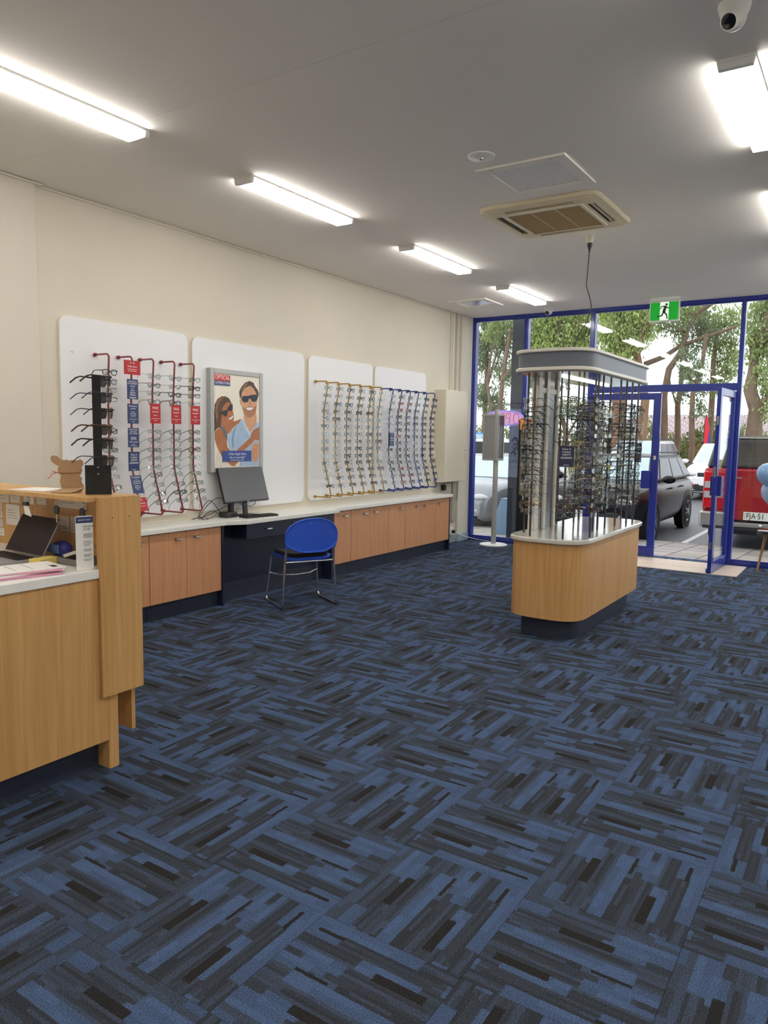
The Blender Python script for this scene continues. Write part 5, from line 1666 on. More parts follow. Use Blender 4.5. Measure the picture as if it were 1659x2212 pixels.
# black display case between stand and island
t = thing('display_case', 'tall black display case with grey panel behind the island', 'display case', (-4.02, 9.80, 0.0))
part('lower_cabinet', MB().box(-4.165, -3.83, 9.70, 9.95, 0.0, 0.75), M['matte_black'], t, bevel=0.003)
part('frame', MB().box(-4.165, -4.145, 9.70, 9.95, 0.75, 1.80).box(-3.85, -3.83, 9.70, 9.95, 0.75, 1.80).box(-4.145, -3.85, 9.70, 9.95, 1.77, 1.80), M['matte_black'], t)
part('grey_panel', MB().box(-4.14, -3.855, 9.72, 9.73, 0.76, 1.68), mat('olive_grey_panel', (120, 116, 104), 0.3), t)
part('header', MB().box(-4.144, -3.851, 9.69, 9.72, 1.66, 1.82), mat('orange_header', (214, 140, 72), 0.5, var=0.5, scale=25), t)
bt_ = thing('red_banner', 'slim red and maroon banner standing behind the island', 'banner', (-3.55, 9.60, 0.0))
part('banner_pole', MB().lathe([(0.014, 0.02), (0.014, 1.62)], 10, (-3.548, 9.62, 0)), mat('maroon_pole', (96, 60, 66), 0.5), bt_, True)
part('banner_cloth', MB().box(-3.63, -3.562, 9.615, 9.622, 0.66, 1.31), mat('red_cloth', (206, 60, 68), 0.6, var=0.1, scale=10), bt_)
part('banner_foot', MB().lathe([(0.12, 0.001), (0.12, 0.012), (0.02, 0.02)], 24, (-3.548, 9.62, 0)), M['matte_black'], bt_, True)

# stool with balloons at the right edge
t = thing('side_stool', 'small wooden-legged stool with a dark round top at the right edge', 'stool', (-0.93, 9.72, 0.0))
part('seat', MB().lathe([(0.17, 0.48), (0.18, 0.495), (0.18, 0.512), (0.17, 0.52)], 32, (-0.93, 9.70, 0)), mat('dark_lacquer', (48, 38, 42), 0.1, coat=0.8), t, True)
for k in range(3):
    a = math.radians(100 + 120 * k + 50)
    dv = Vector((math.cos(a), math.sin(a), 0))
    c0 = Vector((-0.93, 9.70, 0))
    part('leg', MB().tube([c0 + dv * 0.19, c0 + dv * 0.10 + Vector((0, 0, 0.482))], [0.012, 0.018], 10), M['leg_wood'], t, True)
def balloon(c, r_, m_, label, down):
    t = thing('balloon', label, 'balloon', c, group='pale blue balloons')
    pr = [(0.001, -1.12), (0.10, -1.10), (0.30, -0.98), (0.62, -0.72), (0.88, -0.36), (1.0, 0.08), (0.94, 0.46), (0.74, 0.76), (0.42, 0.95), (0.001, 1.02)]
    part('skin', MB().lathe([(a * r_, b * r_) for a, b in pr], 28, (0, 0, 0), down), m_, t, True, local=True)
    part('knot', MB().lathe([(0.001, -1.12 * r_), (0.014, -1.20 * r_)], 10, (0, 0, 0), down), m_, t, True, local=True)
    return t
balloon((-1.02, 9.72, 1.165), 0.14, M['balloon'], 'upper pale blue balloon at the right edge', (-0.15, -0.1, 0.95))
b2 = balloon((-0.985, 9.80, 0.955), 0.13, M['balloon2'], 'lower lighter blue balloon at the right edge', (0.2, 0.1, 0.95))
part('string', MB().tube([(0, 0, -0.16), (0.01, -0.02, -0.30), (0.03, -0.06, -0.434)], 0.0015, 5), M['white_pl'], b2, local=True)
# ------------------------------------------------------------------ outside: footpath, car park
GZ = -0.25
def pave_z(y):
    return -0.03 - 0.17 * (y - 10.2) / 3.3
fp = struct('floor_footpath', MB().add([(-12, 10.2, -0.05), (6, 10.2, -0.05), (6, 13.55, pave_z(13.55) - 0.02), (-12, 13.55, pave_z(13.55) - 0.02), (-12, 10.2, -0.4), (6, 10.2, -0.4), (6, 13.55, -0.4), (-12, 13.55, -0.4)], [(0, 1, 2, 3), (7, 6, 5, 4), (0, 4, 5, 1), (1, 5, 6, 2), (2, 6, 7, 3), (3, 7, 4, 0)]), M['mortar'])
PWX, PWY = 0.42, 0.21
sl = math.atan2(-0.17, 3.3)
pvm = [MB().box(-PWX / 2 + 0.011, PWX / 2 - 0.011, -PWY / 2 + 0.004, PWY / 2 - 0.004, -0.03, 0.0).mesh('paver', mat('grey_paver_%d' % k, c, 0.6, var=0.18, scale=8, bump=0.3, bscale=90)) for k, c in enumerate(((146, 139, 134), (134, 128, 125), (158, 149, 142)))]
prg = random.Random(3)
for j in range(15):
    for i in range(19):
        x = -7.2 + i * PWX
        y = 10.32 + j * PWY
        o = link('paver', prg.choice(pvm), fp)
        o.location = (x, y, pave_z(y))
        o.rotation_euler = (sl, 0, 0)
struct('floor_carpark', MB().box(-45, 30, 13.55, 28.6, GZ - 0.1, GZ), M['asphalt'])
struct('floor_verge', MB().box(-60, 40, 28.6, 75.0, GZ - 0.1, GZ + 0.05), M['grass'])
for i, (x, lb) in enumerate(((-2.72, 'white parking line between the black car and the red ute'), (-5.45, 'white parking line beside the grey car'), (-8.2, 'white parking line at the far left'))):
    single('parking_line', MB().box(x - 0.05, x + 0.05, 13.7, 18.6, GZ + 0.001, GZ + 0.004), M['line'], lb, 'road marking', (x, 16, GZ), group='painted parking lines')
single('kerb', MB().box(-45, 30, 28.55, 28.75, GZ, GZ + 0.14), M['kerb'], 'concrete kerb along the far side of the car park', 'kerb', (0, 28.65, GZ))

t = thing('veranda_column', 'dark slate square column outside the left window', 'column', (-4.58, 10.62, -0.05))
part('shaft', MB().box(-4.68, -4.48, 10.54, 10.74, -0.06, 4.2), M['column'], t, bevel=0.004)
pp = part('poster', MB().box(-4.672, -4.49, 10.536, 10.54, 0.95, 1.98), mat('blue_tint_poster', (124, 134, 158), 0.5), t)
# line-drawn face and lettering bars on the poster
ln = MB()
def dab(pts, r_=0.006):
    ln.tube([(x, 10.534, z) for x, z in pts], r_, 5)
cx0, cz0 = -4.575, 1.44
dab([(cx0 + 0.045 * math.cos(a), cz0 + 0.062 * math.sin(a)) for a in np.linspace(PI * 1.05, PI * 2.1, 9)])
dab([(cx0 - 0.055 + 0.01 * k, cz0 + 0.05 + 0.06 * math.sin(k * 0.32)) for k in range(12)], 0.012)
dab([(cx0 + 0.05, cz0 + 0.06), (cx0 + 0.066, cz0), (cx0 + 0.055, cz0 - 0.06), (cx0 + 0.07, cz0 - 0.11)], 0.014)
for sx in (-0.02, 0.026):
    dab([(cx0 + sx + 0.017 * math.cos(a), cz0 + 0.012 + 0.012 * math.sin(a)) for a in np.linspace(0, 2 * PI, 9)], 0.004)
dab([(cx0 - 0.015, cz0 - 0.033), (cx0 + 0.005, cz0 - 0.038), (cx0 + 0.02, cz0 - 0.032)], 0.005)
dab([(cx0 - 0.06, cz0 - 0.13), (cx0 - 0.02, cz0 - 0.08), (cx0 + 0.01, cz0 - 0.15)], 0.012)
part('line_drawing', ln, mat('poster_navy_ink', (38, 44, 72), 0.6), pp)
part('printed_lines', MB().box(-4.66, -4.52, 10.534, 10.536, 1.86, 1.875).box(-4.66, -4.55, 10.534, 10.536, 1.80, 1.812).box(-4.66, -4.51, 10.534, 10.536, 1.20, 1.207).box(-4.66, -4.53, 10.534, 10.536, 1.17, 1.177).box(-4.66, -4.51, 10.534, 10.536, 1.10, 1.104), mat('poster_navy_ink', (38, 44, 72), 0.6), pp)
t = thing('utility_box', 'pale blue steel utility box with sloped front on the footpath', 'utility box', (-5.19, 11.75, pave_z(11.75)))
zb_ = pave_z(11.75)
part('shell', MB().prism([(-5.39, zb_), (-5.0, zb_), (-5.0, 0.50), (-5.30, 0.50), (-5.385, 0.28)], lambda u, v, a: (u, a, v), 11.68, 12.05), M['pale_blue'], t, bevel=0.006)
part('lid', MB().box(-5.31, -4.995, 11.675, 12.055, 0.501, 0.512), M['pale_blue'], t)

# ------------------------------------------------------------------ cars
M['tyre'] = mat('tyre_rubber', (30, 30, 31), 0.85, var=0.1)
M['rim'] = mat('alloy_rim', (176, 178, 180), 0.3, 0.8)
M['car_glass'] = mat('car_window', (26, 30, 34), 0.2, var=0.05, spec=0.15)
M['wind_glass'] = mat('car_windscreen', (168, 190, 200), 0.05, var=0.1, scale=3, coat=0.6)
M['head'] = mat('headlamp', (168, 170, 170), 0.1, coat=0.5)
M['tail'] = mat('tail_lamp', (190, 26, 34), 0.12, coat=0.8)
M['trim_black'] = mat('black_trim', (34, 35, 37), 0.5)
M['plate'] = mat('plate_white', (226, 226, 220), 0.4)

def wheel(parent, x, y, r, s):
    w = MB()
    w.lathe([(r * 0.62, -0.10), (r * 0.94, -0.105), (r, -0.08), (r, 0.08), (r * 0.94, 0.105), (r * 0.62, 0.10)], 28, (x, y, r), (0, 1, 0))
    tw_ = part('wheel', w, M['tyre'], parent, True, local=True)
    rm = MB().lathe([(r * 0.60, 0.0), (r * 0.60, 0.02), (r * 0.50, 0.012), (r * 0.14, 0.03)], 24, (x, y + s * 0.085, r), (0, s, 0))
    part('rim', rm, M['rim'], tw_, True, local=True)
    sp2 = MB()
    for k in range(6):
        a = 2 * PI * k / 6
        sp2.obox((x + math.cos(a) * r * 0.36, y + s * 0.112, r + math.sin(a) * r * 0.36), (math.cos(a) * r * 0.2, 0, math.sin(a) * r * 0.2), (-math.sin(a) * 0.025, 0, math.cos(a) * 0.025), (0, 0.006, 0))
    part('spokes', sp2, M['trim_black'], tw_, True, local=True)

def patch(c, u0, u1, v0, v1, off, th=0.004, n=4):
    """inset bilinear patch of quad c (bl, br, tr, tl) as a thin pane"""
    c = [Vector(p) for p in c]
    nv = (c[1] - c[0]).cross(c[3] - c[0]).normalized()
    P = lambda u, v: (c[0] * (1 - u) + c[1] * u) * (1 - v) + (c[3] * (1 - u) + c[2] * u) * v
    q = [P(u0, v0), P(u1, v0), P(u1, v1), P(u0, v1)]
    m_ = MB()
    m_.add([p + nv * off for p in q] + [p + nv * (off + th) for p in q], [(3, 2, 1, 0), (4, 5, 6, 7), (0, 1, 5, 4), (1, 2, 6, 5), (2, 3, 7, 6), (3, 0, 4, 7)])
    return m_

def car(name, label, paint, loc, heading, L, Wd, H, hood, belt, cowl, roof_f, roof_r, tail, gc=0.22, r=0.34, glass_m='car_glass', boot=None, rails=False, ws='wind_glass'):
    t = thing(name, label, 'car', loc, (0, 0, heading), 'parked cars')
    hw = Wd / 2
    boot = belt if boot is None else boot
    st = [(-L / 2, boot * 0.86, .80, gc + .12), (-L / 2 + .07, boot * .97, .93, gc + .04), (-L / 2 + .35, boot, .985, gc), (-L * .22, belt, 1.0, gc), (0, belt, 1.0, gc), (cowl - .15, belt, 1.0, gc), (cowl + .10, (belt + hood) / 2 + .02, .99, gc),
          (cowl + (L / 2 - cowl) * .55, hood, .97, gc), (L / 2 - .28, hood - .07, .92, gc), (L / 2 - .08, hood - .20, .83, gc + .03), (L / 2, hood - .36, .72, gc + .1)]
    rows = []
    for x, zt, k, zb in st:
        w_ = hw * k
        hgt = zt - zb
        half = [(w_ * .86, zb), (w_ * .97, zb + hgt * .12), (w_, zb + hgt * .40), (w_ * .995, zb + hgt * .70), (w_ * .955, zb + hgt * .93), (w_ * .80, zt), (w_ * .40, zt + .015), (0, zt + .02)]
        rows.append([(x, y, z) for y, z in half] + [(x, -y, z) for y, z in reversed(half[:-1])])
    b = MB().grid(rows)
    n = len(rows[0])
    b.add(rows[0], [tuple(range(n))]).add(rows[-1], [tuple(range(n - 1, -1, -1))])
    for rw in zip(rows, rows[1:]):
        b.add([rw[0][0], rw[0][-1], rw[1][-1], rw[1][0]], [(0, 1, 2, 3)])
    o = part('body', b, paint, t, True, local=True)
    sd = o.modifiers.new('smooth', 'SUBSURF')
    sd.levels = sd.render_levels = 2
    bw, rw_ = hw * .90, hw * .70
    zr = H
    F0, F1, R0, R1 = cowl, roof_f, tail, roof_r
    c_ = lambda x, y, z: (x, y, z)
    base = belt - .02
    bt4 = [(F0, bw, base), (F0, -bw, base), (R0, -bw, base), (R0, bw, base)]
    tp4 = [(F1, rw_, zr - .03), (F1, -rw_, zr - .03), (R1, -rw_, zr - .03), (R1, rw_, zr - .03)]
    g = MB().add(bt4 + tp4, [(3, 2, 1, 0), (4, 5, 6, 7)] + [(i, (i + 1) % 4, 4 + (i + 1) % 4, 4 + i) for i in range(4)])
    cab = part('cabin', g, paint, t, True, local=True, bevel=0.07)
    cab.modifiers['bevel'].segments = 3
    part('windscreen', patch([bt4[1], bt4[0], tp4[0], tp4[1]], .09, .91, .08, .90, .006), M[ws], t, local=True)
    part('rear_window', patch([bt4[3], bt4[2], tp4[2], tp4[3]], .10, .90, .14, .88, .006), M[glass_m], t, local=True)
    for s, q in ((1, [bt4[0], bt4[3], tp4[3], tp4[0]]), (-1, [bt4[2], bt4[1], tp4[1], tp4[2]])):
        cuts = (.10, .42, .44, .74, .76, .93) if s > 0 else (.07, .24, .26, .56, .58, .90)
        for a, d in zip(cuts[::2], cuts[1::2]):
            part('side_window', patch(q, a, d, .14, .86, .006), M[glass_m], t, local=True)
        for x in (-L / 2 + L * .20, L / 2 - L * .195):
            ar = MB().lathe([(r + .075, 0.0), (r + .075, .03), (r + .02, .032)], 28, (x, s * (hw - .028), r), (0, s, 0))
            part('wheel_arch', ar, M['trim_black'], t, True, local=True)
            wheel(t, x, s * (hw - .09), r, s)
        mr_ = MB().ell((cowl - .10, s * (hw + .11), belt + .05), (.07, .12, .075), 14, 8)
        mo = part('mirror', mr_, paint, t, True, local=True)
        part('mirror_arm', MB().box(cowl - .13, cowl - .07, min(s * (hw - .06), s * (hw + .02)), max(s * (hw - .06), s * (hw + .02)), belt + .0, belt + .04), M['trim_black'], mo, local=True)
        hl = MB().ell((L / 2 - .15, s * (hw * .64), hood - .27), (.16, hw * .19, .075), 16, 8)
        part('headlight', hl, M['head'], t, True, local=True)
        part('side_intake', MB().obox((L / 2 - .045, s * hw * .56, gc + .21), (.055, -s * .02, 0), (-.035, s * hw * .17, 0), (0, 0, .085)), M['trim_black'], t, local=True, bevel=0.02)
        fg = MB().ell((L / 2 - .05, s * (hw * .62), gc + .22), (.06, .07, .06), 12, 8)
        part('fog_light', fg, M['head'], t, True, local=True)
        tl = MB().ell((-L / 2 + .06, s * (hw * .78), boot * .80), (.07, hw * .16, .11), 14, 8)
        part('tail_light', tl, M['tail'], t, True, local=True)
        for x in (0.15, -0.75):
            part('door_handle', MB().box(x - .09, x + .09, min(s * hw * .985, s * (hw + .02)), max(s * hw * .985, s * (hw + .02)), belt - .16, belt - .13), paint, t, local=True, bevel=0.006)
        if rails:
            part('roof_rail', MB().tube([(F1 - .1, s * rw_ * .97, zr - .02), (F1 - .25, s * rw_ * .97, zr + .03), (R1 + .2, s * rw_ * .97, zr + .03), (R1 + .05, s * rw_ * .97, zr - .02)], .016, 6), M['trim_black'], t, True, local=True)
    part('grille', MB().obox((L / 2 - .035, 0, hood - .26), (.035, 0, 0), (0, hw * .46, 0), (0, 0, .06)), M['trim_black'], t, local=True, bevel=0.01)
    part('lower_grille', MB().obox((L / 2 - .01, 0, gc + .17), (.03, 0, 0), (0, hw * .52, 0), (0, 0, .085)), M['trim_black'], t, local=True, bevel=0.01)
    part('rear_bumper', MB().obox((-L / 2 + .04, 0, gc + .16), (.06, 0, 0), (0, hw * .84, 0), (0, 0, .12)), paint, t, local=True, bevel=0.03)
    for x in (L / 2 + .028, -L / 2 - .024):
        part('number_plate', MB().obox((x, 0, gc + .24), (.004, 0, 0), (0, .186, 0), (0, 0, .066)), M['plate'], t, local=True)
    return t

P_ = lambda nm, c, mt=0.2: mat(nm, c, 0.22, mt, var=0.02, scale=3, coat=0.25, spec=0.4)
SH = -PI / 2          # nose towards the shop
car('dark_wagon', 'black four wheel drive wagon parked nose to the shop', mat('black_car_paint', (20, 20, 24), 0.3, 0.0, var=0.02, coat=0.0, spec=0.25), (-4.13, 14.95, GZ), SH, 4.55, 1.86, 1.53, 1.0, 1.04, 1.00, 0.28, -1.75, -2.18, gc=.26, r=.355, rails=True)
car('grey_sedan', 'grey sedan parked nose to the shop behind the poster stand', P_('grey_car_paint', (128, 130, 136), 0.4), (-6.86, 15.05, GZ), SH, 4.6, 1.80, 1.47, 0.92, 0.96, 1.05, 0.20, -1.15, -1.95, gc=.18, r=.32)
car('silver_wagon', 'silver wagon parked behind the black four wheel drive', P_('silver_car_paint', (176, 178, 186), 0.4), (-6.35, 24.6, GZ), SH, 4.6, 1.84, 1.80, 1.12, 1.16, 1.0, 0.3, -1.75, -2.18, gc=.26, r=.36, rails=True)
car('white_hatch', 'white hatchback facing the shop beyond the red ute', P_('white_car_paint', (232, 232, 232), 0.0), (-4.05, 26.0, GZ), SH, 4.2, 1.76, 1.74, 1.04, 1.10, 1.15, 0.35, -1.5, -1.98, gc=.2, r=.32)
car('white_wagon', 'white car seen from behind past the poster stand', P_('white_car_paint', (232, 232, 232), 0.0), (-9.0, 20.6, GZ), PI / 2 - 0.12, 4.5, 1.84, 1.78, 1.06, 1.14, 1.0, 0.3, -1.75, -2.15, gc=.22, r=.33)
car('blue_van', 'bright blue car roof showing beyond the white car', P_('blue_car_paint', (44, 118, 206), 0.0), (-12.6, 25.0, GZ), -0.3, 4.4, 1.8, 2.0, 1.2, 1.3, 1.4, 0.5, -1.9, -2.1, gc=.22, r=.33)

# red dual cab ute with canopy, tail towards the shop (local -x is the tail)
UP = P_('red_ute_paint', (150, 24, 34), 0.1)
ut = thing('red_ute', 'red ute with dark canopy backed towards the shop', 'car', (-1.45, 15.85, GZ), (0, 0, PI / 2), 'parked cars')
hw = .91
X0 = -2.62
tub = MB().box(X0, -0.55, -hw, hw, .62, 1.36).box(-0.55, 2.35, -hw, hw, .42, 1.12)
part('body', tub, UP, ut, local=True, bevel=0.05)
tg = part('tailgate', MB().obox((X0 - .012, 0, 1.0), (.02, 0, 0), (0, hw * .80, 0), (0, 0, .345)), UP, ut, local=True, bevel=0.02)
part('tailgate_handle', MB().obox((X0 - .036, 0, 1.22), (.008, 0, 0), (0, .10, 0), (0, 0, .035)), M['trim_black'], tg, local=True)
for y in (-.36, .40):
    part('badge', MB().obox((X0 - .034, y, 1.21), (.003, 0, 0), (0, .07, 0), (0, 0, .013)), M['chrome'], tg, local=True)
part('crease', MB().obox((X0 - .034, 0, 1.12), (.004, 0, 0), (0, hw * .76, 0), (0, 0, .008)), UP, tg, local=True)
part('lower_panel', MB().obox((X0 - .01, 0, .60), (.02, 0, 0), (0, hw * .84, 0), (0, 0, .07)), UP, ut, local=True, bevel=0.01)
cnp = MB().add([(X0 + .03, -hw * .97, 1.36), (X0 + .03, hw * .97, 1.36), (-.6, hw * .97, 1.36), (-.6, -hw * .97, 1.36), (X0 + .16, -hw * .86, 1.86), (X0 + .16, hw * .86, 1.86), (-.6, hw * .86, 1.88), (-.6, -hw * .86, 1.88)], [(3, 2, 1, 0), (4, 5, 6, 7), (0, 1, 5, 4), (1, 2, 6, 5), (2, 3, 7, 6), (3, 0, 4, 7)])
cpy = part('canopy', cnp, mat('black_canopy', (32, 33, 34), 0.3, coat=0.5), ut, local=True, bevel=0.04)
part('canopy_window', patch([(X0 + .03, hw * .97, 1.36), (X0 + .03, -hw * .97, 1.36), (X0 + .16, -hw * .86, 1.86), (X0 + .16, hw * .86, 1.86)], .05, .95, .08, .93, .004), mat('smoked_window', (62, 56, 50), 0.08, coat=0.5), cpy, local=True)
part('canopy_rim', MB().obox((X0 + .14, 0, 1.875), (.03, 0, 0), (0, hw * .86, 0), (0, 0, .012)), M['steel'], cpy, local=True)
part('cab', MB().add([(-.6, -hw * .95, 1.1), (-.6, hw * .95, 1.1), (1.5, hw * .95, 1.1), (1.5, -hw * .95, 1.1), (-.5, -hw * .78, 1.82), (-.5, hw * .78, 1.82), (.8, hw * .78, 1.82), (.8, -hw * .78, 1.82)], [(3, 2, 1, 0), (4, 5, 6, 7), (0, 1, 5, 4), (1, 2, 6, 5), (2, 3, 7, 6), (3, 0, 4, 7)]), UP, ut, local=True, bevel=0.06)
for s in (-1, 1):
    tl = part('tail_light', MB().obox((X0 - .012, s * hw * .91, 1.0), (.03, 0, 0), (0, hw * .085, 0), (0, 0, .30)), M['tail'], ut, local=True, bevel=0.015)
    for z in (.92, 1.08):
        part('lamp', MB().obox((X0 - .046, s * hw * .91, z), (.006, 0, 0), (0, hw * .06, 0), (0, 0, .055)), M['head'], tl, local=True, bevel=0.004)
    part('bumper_corner', MB().obox((X0 - .09, s * hw * .80, .52), (.07, 0, 0), (0, hw * .22, 0), (0, 0, .13)), M['steel'], ut, local=True, bevel=0.03)
    part('side_window', MB().obox((0.3, s * hw * .885, 1.46), (.62, 0, 0), (0, .008, .004), (0, -s * .06, .22)), M['car_glass'], ut, local=True)
    for x in (-1.45, 1.55):
        ar = MB().lathe([(.44, 0.0), (.44, .03), (.40, .032)], 28, (x, s * (hw - .02), .37), (0, s, 0))
        part('wheel_arch', ar, M['trim_black'], ut, True, local=True)
        wheel(ut, x, s * (hw - .10), .37, s)
    part('mud_flap', MB().obox((-1.95, s * (hw - .12), .34), (.008, 0, 0), (0, .12, 0), (0, 0, .17)), M['trim_black'], ut, local=True)
bp_ = part('rear_bumper', MB().obox((X0 - .09, 0, .46), (.07, 0, 0), (0, hw * .60, 0), (0, 0, .035)), M['steel'], ut, local=True, bevel=0.01)
part('bumper_step', MB().obox((X0 - .09, 0, .40), (.075, 0, 0), (0, hw * .95, 0), (0, 0, .025)), M['trim_black'], bp_, local=True)
npl = part('number_plate', MB().obox((X0 - .037, .09, .60), (.004, 0, 0), (0, .186, 0), (0, 0, .066)), M['plate'], ut, local=True)
lt = link('lettering', TXT['plate'], npl)
lt.location = (X0 - .042, .09 + .145, .60)
lt.scale = (0.78, 1.0, 1)
lt.rotation_euler = (PI / 2, 0, -PI / 2)
part('plate_marks', MB().obox((X0 - .042, .09 + .165, .635), (.001, 0, 0), (0, .006, 0), (0, 0, .006)).obox((X0 - .042, .09 + .165, .60), (.001, 0, 0), (0, .006, 0), (0, 0, .006)).obox((X0 - .042, .09 + .165, .565), (.001, 0, 0), (0, .006, 0), (0, 0, .006)), M['ink'], npl, local=True)
tb = part('tow_bar', MB().obox((X0 - .14, 0, .33), (.10, 0, 0), (0, .04, 0), (0, 0, .03)).lathe([(.022, 0), (.018, .06), (.012, .09)], 12, (X0 - .22, 0, .36)), M['trim_black'], ut, True, local=True)
part('tow_ball', MB().ell((X0 - .22, 0, .47), (.028, .028, .028), 14, 10), M['chrome'], tb, True, local=True)
part('underbody', MB().box(X0 + .1, 2.2, -.62, .62, .28, .62), M['trim_black'], ut, local=True)

# ------------------------------------------------------------------ trees, hedge, house, flag
lr = np.random.default_rng(11)
def leaves(cl, y, dens, size):
    V, F = [], []
    k = 0
    for (x, z, rx, rz) in cl:
        n = int(dens * rx * rz)
        ry = max(rx, rz)
        # clumps of drooping leaves scattered through the ellipsoid
        nc = max(6, n // 22)
        d = lr.normal(size=(nc, 3))
        d /= np.linalg.norm(d, axis=1)[:, None]
        d *= lr.random((nc, 1)) ** 0.45
        cc = d * np.array([rx * 1.15, ry, rz * 1.15]) + np.array([x, y, z])
        idx = lr.integers(0, nc, n)
        p = cc[idx] + lr.normal(size=(n, 3)) * np.array([.13, .13, .12])
        up = np.stack([lr.normal(0, .45, n), lr.normal(0, .45, n), -np.ones(n)], 1)
        up /= np.linalg.norm(up, axis=1)[:, None]
        a = lr.normal(size=(n, 3))
        sd = np.cross(up, a)
        sd /= np.linalg.norm(sd, axis=1)[:, None] + 1e-6
        ln_ = (lr.random((n, 1)) * .6 + .7) * size
        wd = ln_ * .26
        V.append(np.stack([p, p + up * ln_ * .45 + sd * wd, p + up * ln_, p + up * ln_ * .45 - sd * wd], 1).reshape(-1, 3))
        F.append(np.arange(k, k + 4 * n).reshape(-1, 4))
        k += 4 * n
    return np.concatenate(V), np.concatenate(F)

def raw_mesh(name, V, F, m, o):
    me = bpy.data.meshes.new(name)
    me.vertices.add(len(V))
    me.vertices.foreach_set('co', (V - np.array(o)).astype(np.float32).ravel())
    me.loops.add(F.size)
    me.loops.foreach_set('vertex_index', F.astype(np.int32).ravel())
    me.polygons.add(len(F))
    me.polygons.foreach_set('loop_start', (np.arange(len(F)) * F.shape[1]).astype(np.int32))
    me.materials.append(m)
    me.update(calc_edges=True)
    me.validate()
    return me

def tree(label, y, trunk, branches, cl, lm, bm='bark', dens=1500, size=.17):
    """trunk and branches: lists of ((x, z)..., radius); cl: foliage ellipsoids (x, z, rx, rz)"""
    x0 = trunk[0][0][0]
    t = thing('gum_tree', label, 'tree', (x0, y, GZ), group='gum trees beyond the car park')
    pts, r = trunk
    n = len(pts)
    P3 = [(x, y + .25 * math.sin(i * 1.7) * (i > 0), z) for i, (x, z) in enumerate(pts)]
    part('trunk', MB().tube(P3, [r * (1.12 - .55 * i / max(1, n - 1)) for i in range(n)], 10), M[bm], t, True)
    for bp, br in branches:
        B3 = [(x, y + .3 * math.sin(i * 1.3 + x), z) for i, (x, z) in enumerate(bp)]
        part('branch', MB().tube(B3, [br * (1 - .6 * i / max(1, len(bp) - 1)) for i in range(len(bp))], 7), M[bm], t, True)
    # twigs that reach every foliage clump
    tw_ = MB()
    for (x, z, rx, rz) in cl:
        best = min(pts + [q for b_, _ in branches for q in b_], key=lambda q: (q[0] - x) ** 2 + (q[1] - z) ** 2 * 1.5 + (3 if q[1] > z + .3 else 0))
        mx_, mz_ = (best[0] + x) / 2 + lr.normal() * .1, (best[1] + z) / 2 - .1
        tw_.tube([(best[0], y, best[1]), (mx_, y + lr.normal() * .15, mz_), (x, y, z)], [.055, .04, .015], 6)
        for k in range(4):
            tw_.tube([(x, y, z), (x + lr.normal() * rx * .6, y + lr.normal() * rx * .5, z + lr.normal() * rz * .6)], [.02, .006], 5)
    part('twigs', tw_, M[bm], t, True)
    V, F = leaves(cl, y, dens, size)
    o = link('foliage', raw_mesh('foliage', V, F, M[lm], (x0, y, GZ)), t)
    o['kind'] = 'stuff'
    return t
tree('slender grey gum tree at the far left window', 32.0, ([(-15.64, -0.25), (-15.59, 2.56), (-15.41, 4.69), (-15.53, 7.06)], 0.125),
     [([(-15.53, 3.27), (-15.05, 4.69), (-14.7, 6.35)], 0.073)],
     [(-15.54, 6.36, 0.78, 0.78), (-14.64, 5.99, 0.62, 0.89), (-15.86, 5.21, 0.63, 0.78), (-14.42, 4.62, 0.44, 0.88), (-15.56, 3.59, 0.58, 0.66), (-14.97, 6.95, 0.66, 0.56), (-14.83, 2.94, 0.55, 0.55)], 'leaf3', 'bark', 2760, 0.132)
tree('twin-stemmed gum tree behind the neon sign', 30.4, ([(-14.19, -0.25), (-14.13, 2.32), (-13.83, 4.47), (-13.35, 6.86)], 0.118),
     [([(-14.13, 1.85), (-14.54, 3.99), (-14.43, 6.38)], 0.081), ([(-13.83, 3.99), (-13.11, 5.19), (-12.88, 6.38)], 0.052)],
     [(-12.96, 6.16, 0.49, 0.6), (-12.82, 5.04, 0.36, 0.58), (-14.33, 6.26, 0.44, 0.5), (-13.59, 6.74, 0.6, 0.48)], 'leaf', 'bark', 2760, 0.132)
tree('bright green gum tree above the island canopy', 31.0, ([(-11.88, -0.25), (-11.95, 2.39), (-11.62, 4.71), (-11.5, 7.04)], 0.194),
     [([(-11.88, 3.42), (-12.53, 4.97), (-12.66, 6.26)], 0.097), ([(-11.69, 4.2), (-10.85, 5.23), (-10.33, 6.52)], 0.097)],
     [(-12.52, 6.21, 0.74, 0.63), (-11.5, 6.43, 0.93, 0.67), (-10.54, 6.08, 0.74, 0.72), (-12.22, 5.41, 0.88, 0.63), (-10.93, 5.15, 0.66, 0.53), (-12.77, 4.69, 0.37, 0.63), (-11.66, 5.71, 0.83, 0.62), (-10.1, 6.47, 0.52, 0.62), (-11.88, 7.17, 1.03, 0.52)], 'leaf2', 'bark', 3909, 0.144)
tree('low scrubby gum tree seen through the island poles', 29.7, ([(-10.86, -0.25), (-10.75, 1.81), (-11.16, 3.24), (-11.57, 4.67)], 0.115),
     [([(-10.75, 1.6), (-10.14, 2.42), (-9.63, 2.73)], 0.057)],
     [(-12.01, 3.78, 0.5, 0.6), (-11.43, 4.34, 0.5, 0.5), (-10.48, 2.81, 0.69, 0.43), (-9.61, 2.53, 0.48, 0.35), (-11.45, 2.44, 0.59, 0.36), (-10.83, 4.04, 0.3, 0.3)], 'leaf3', 'bark', 2760, 0.114)
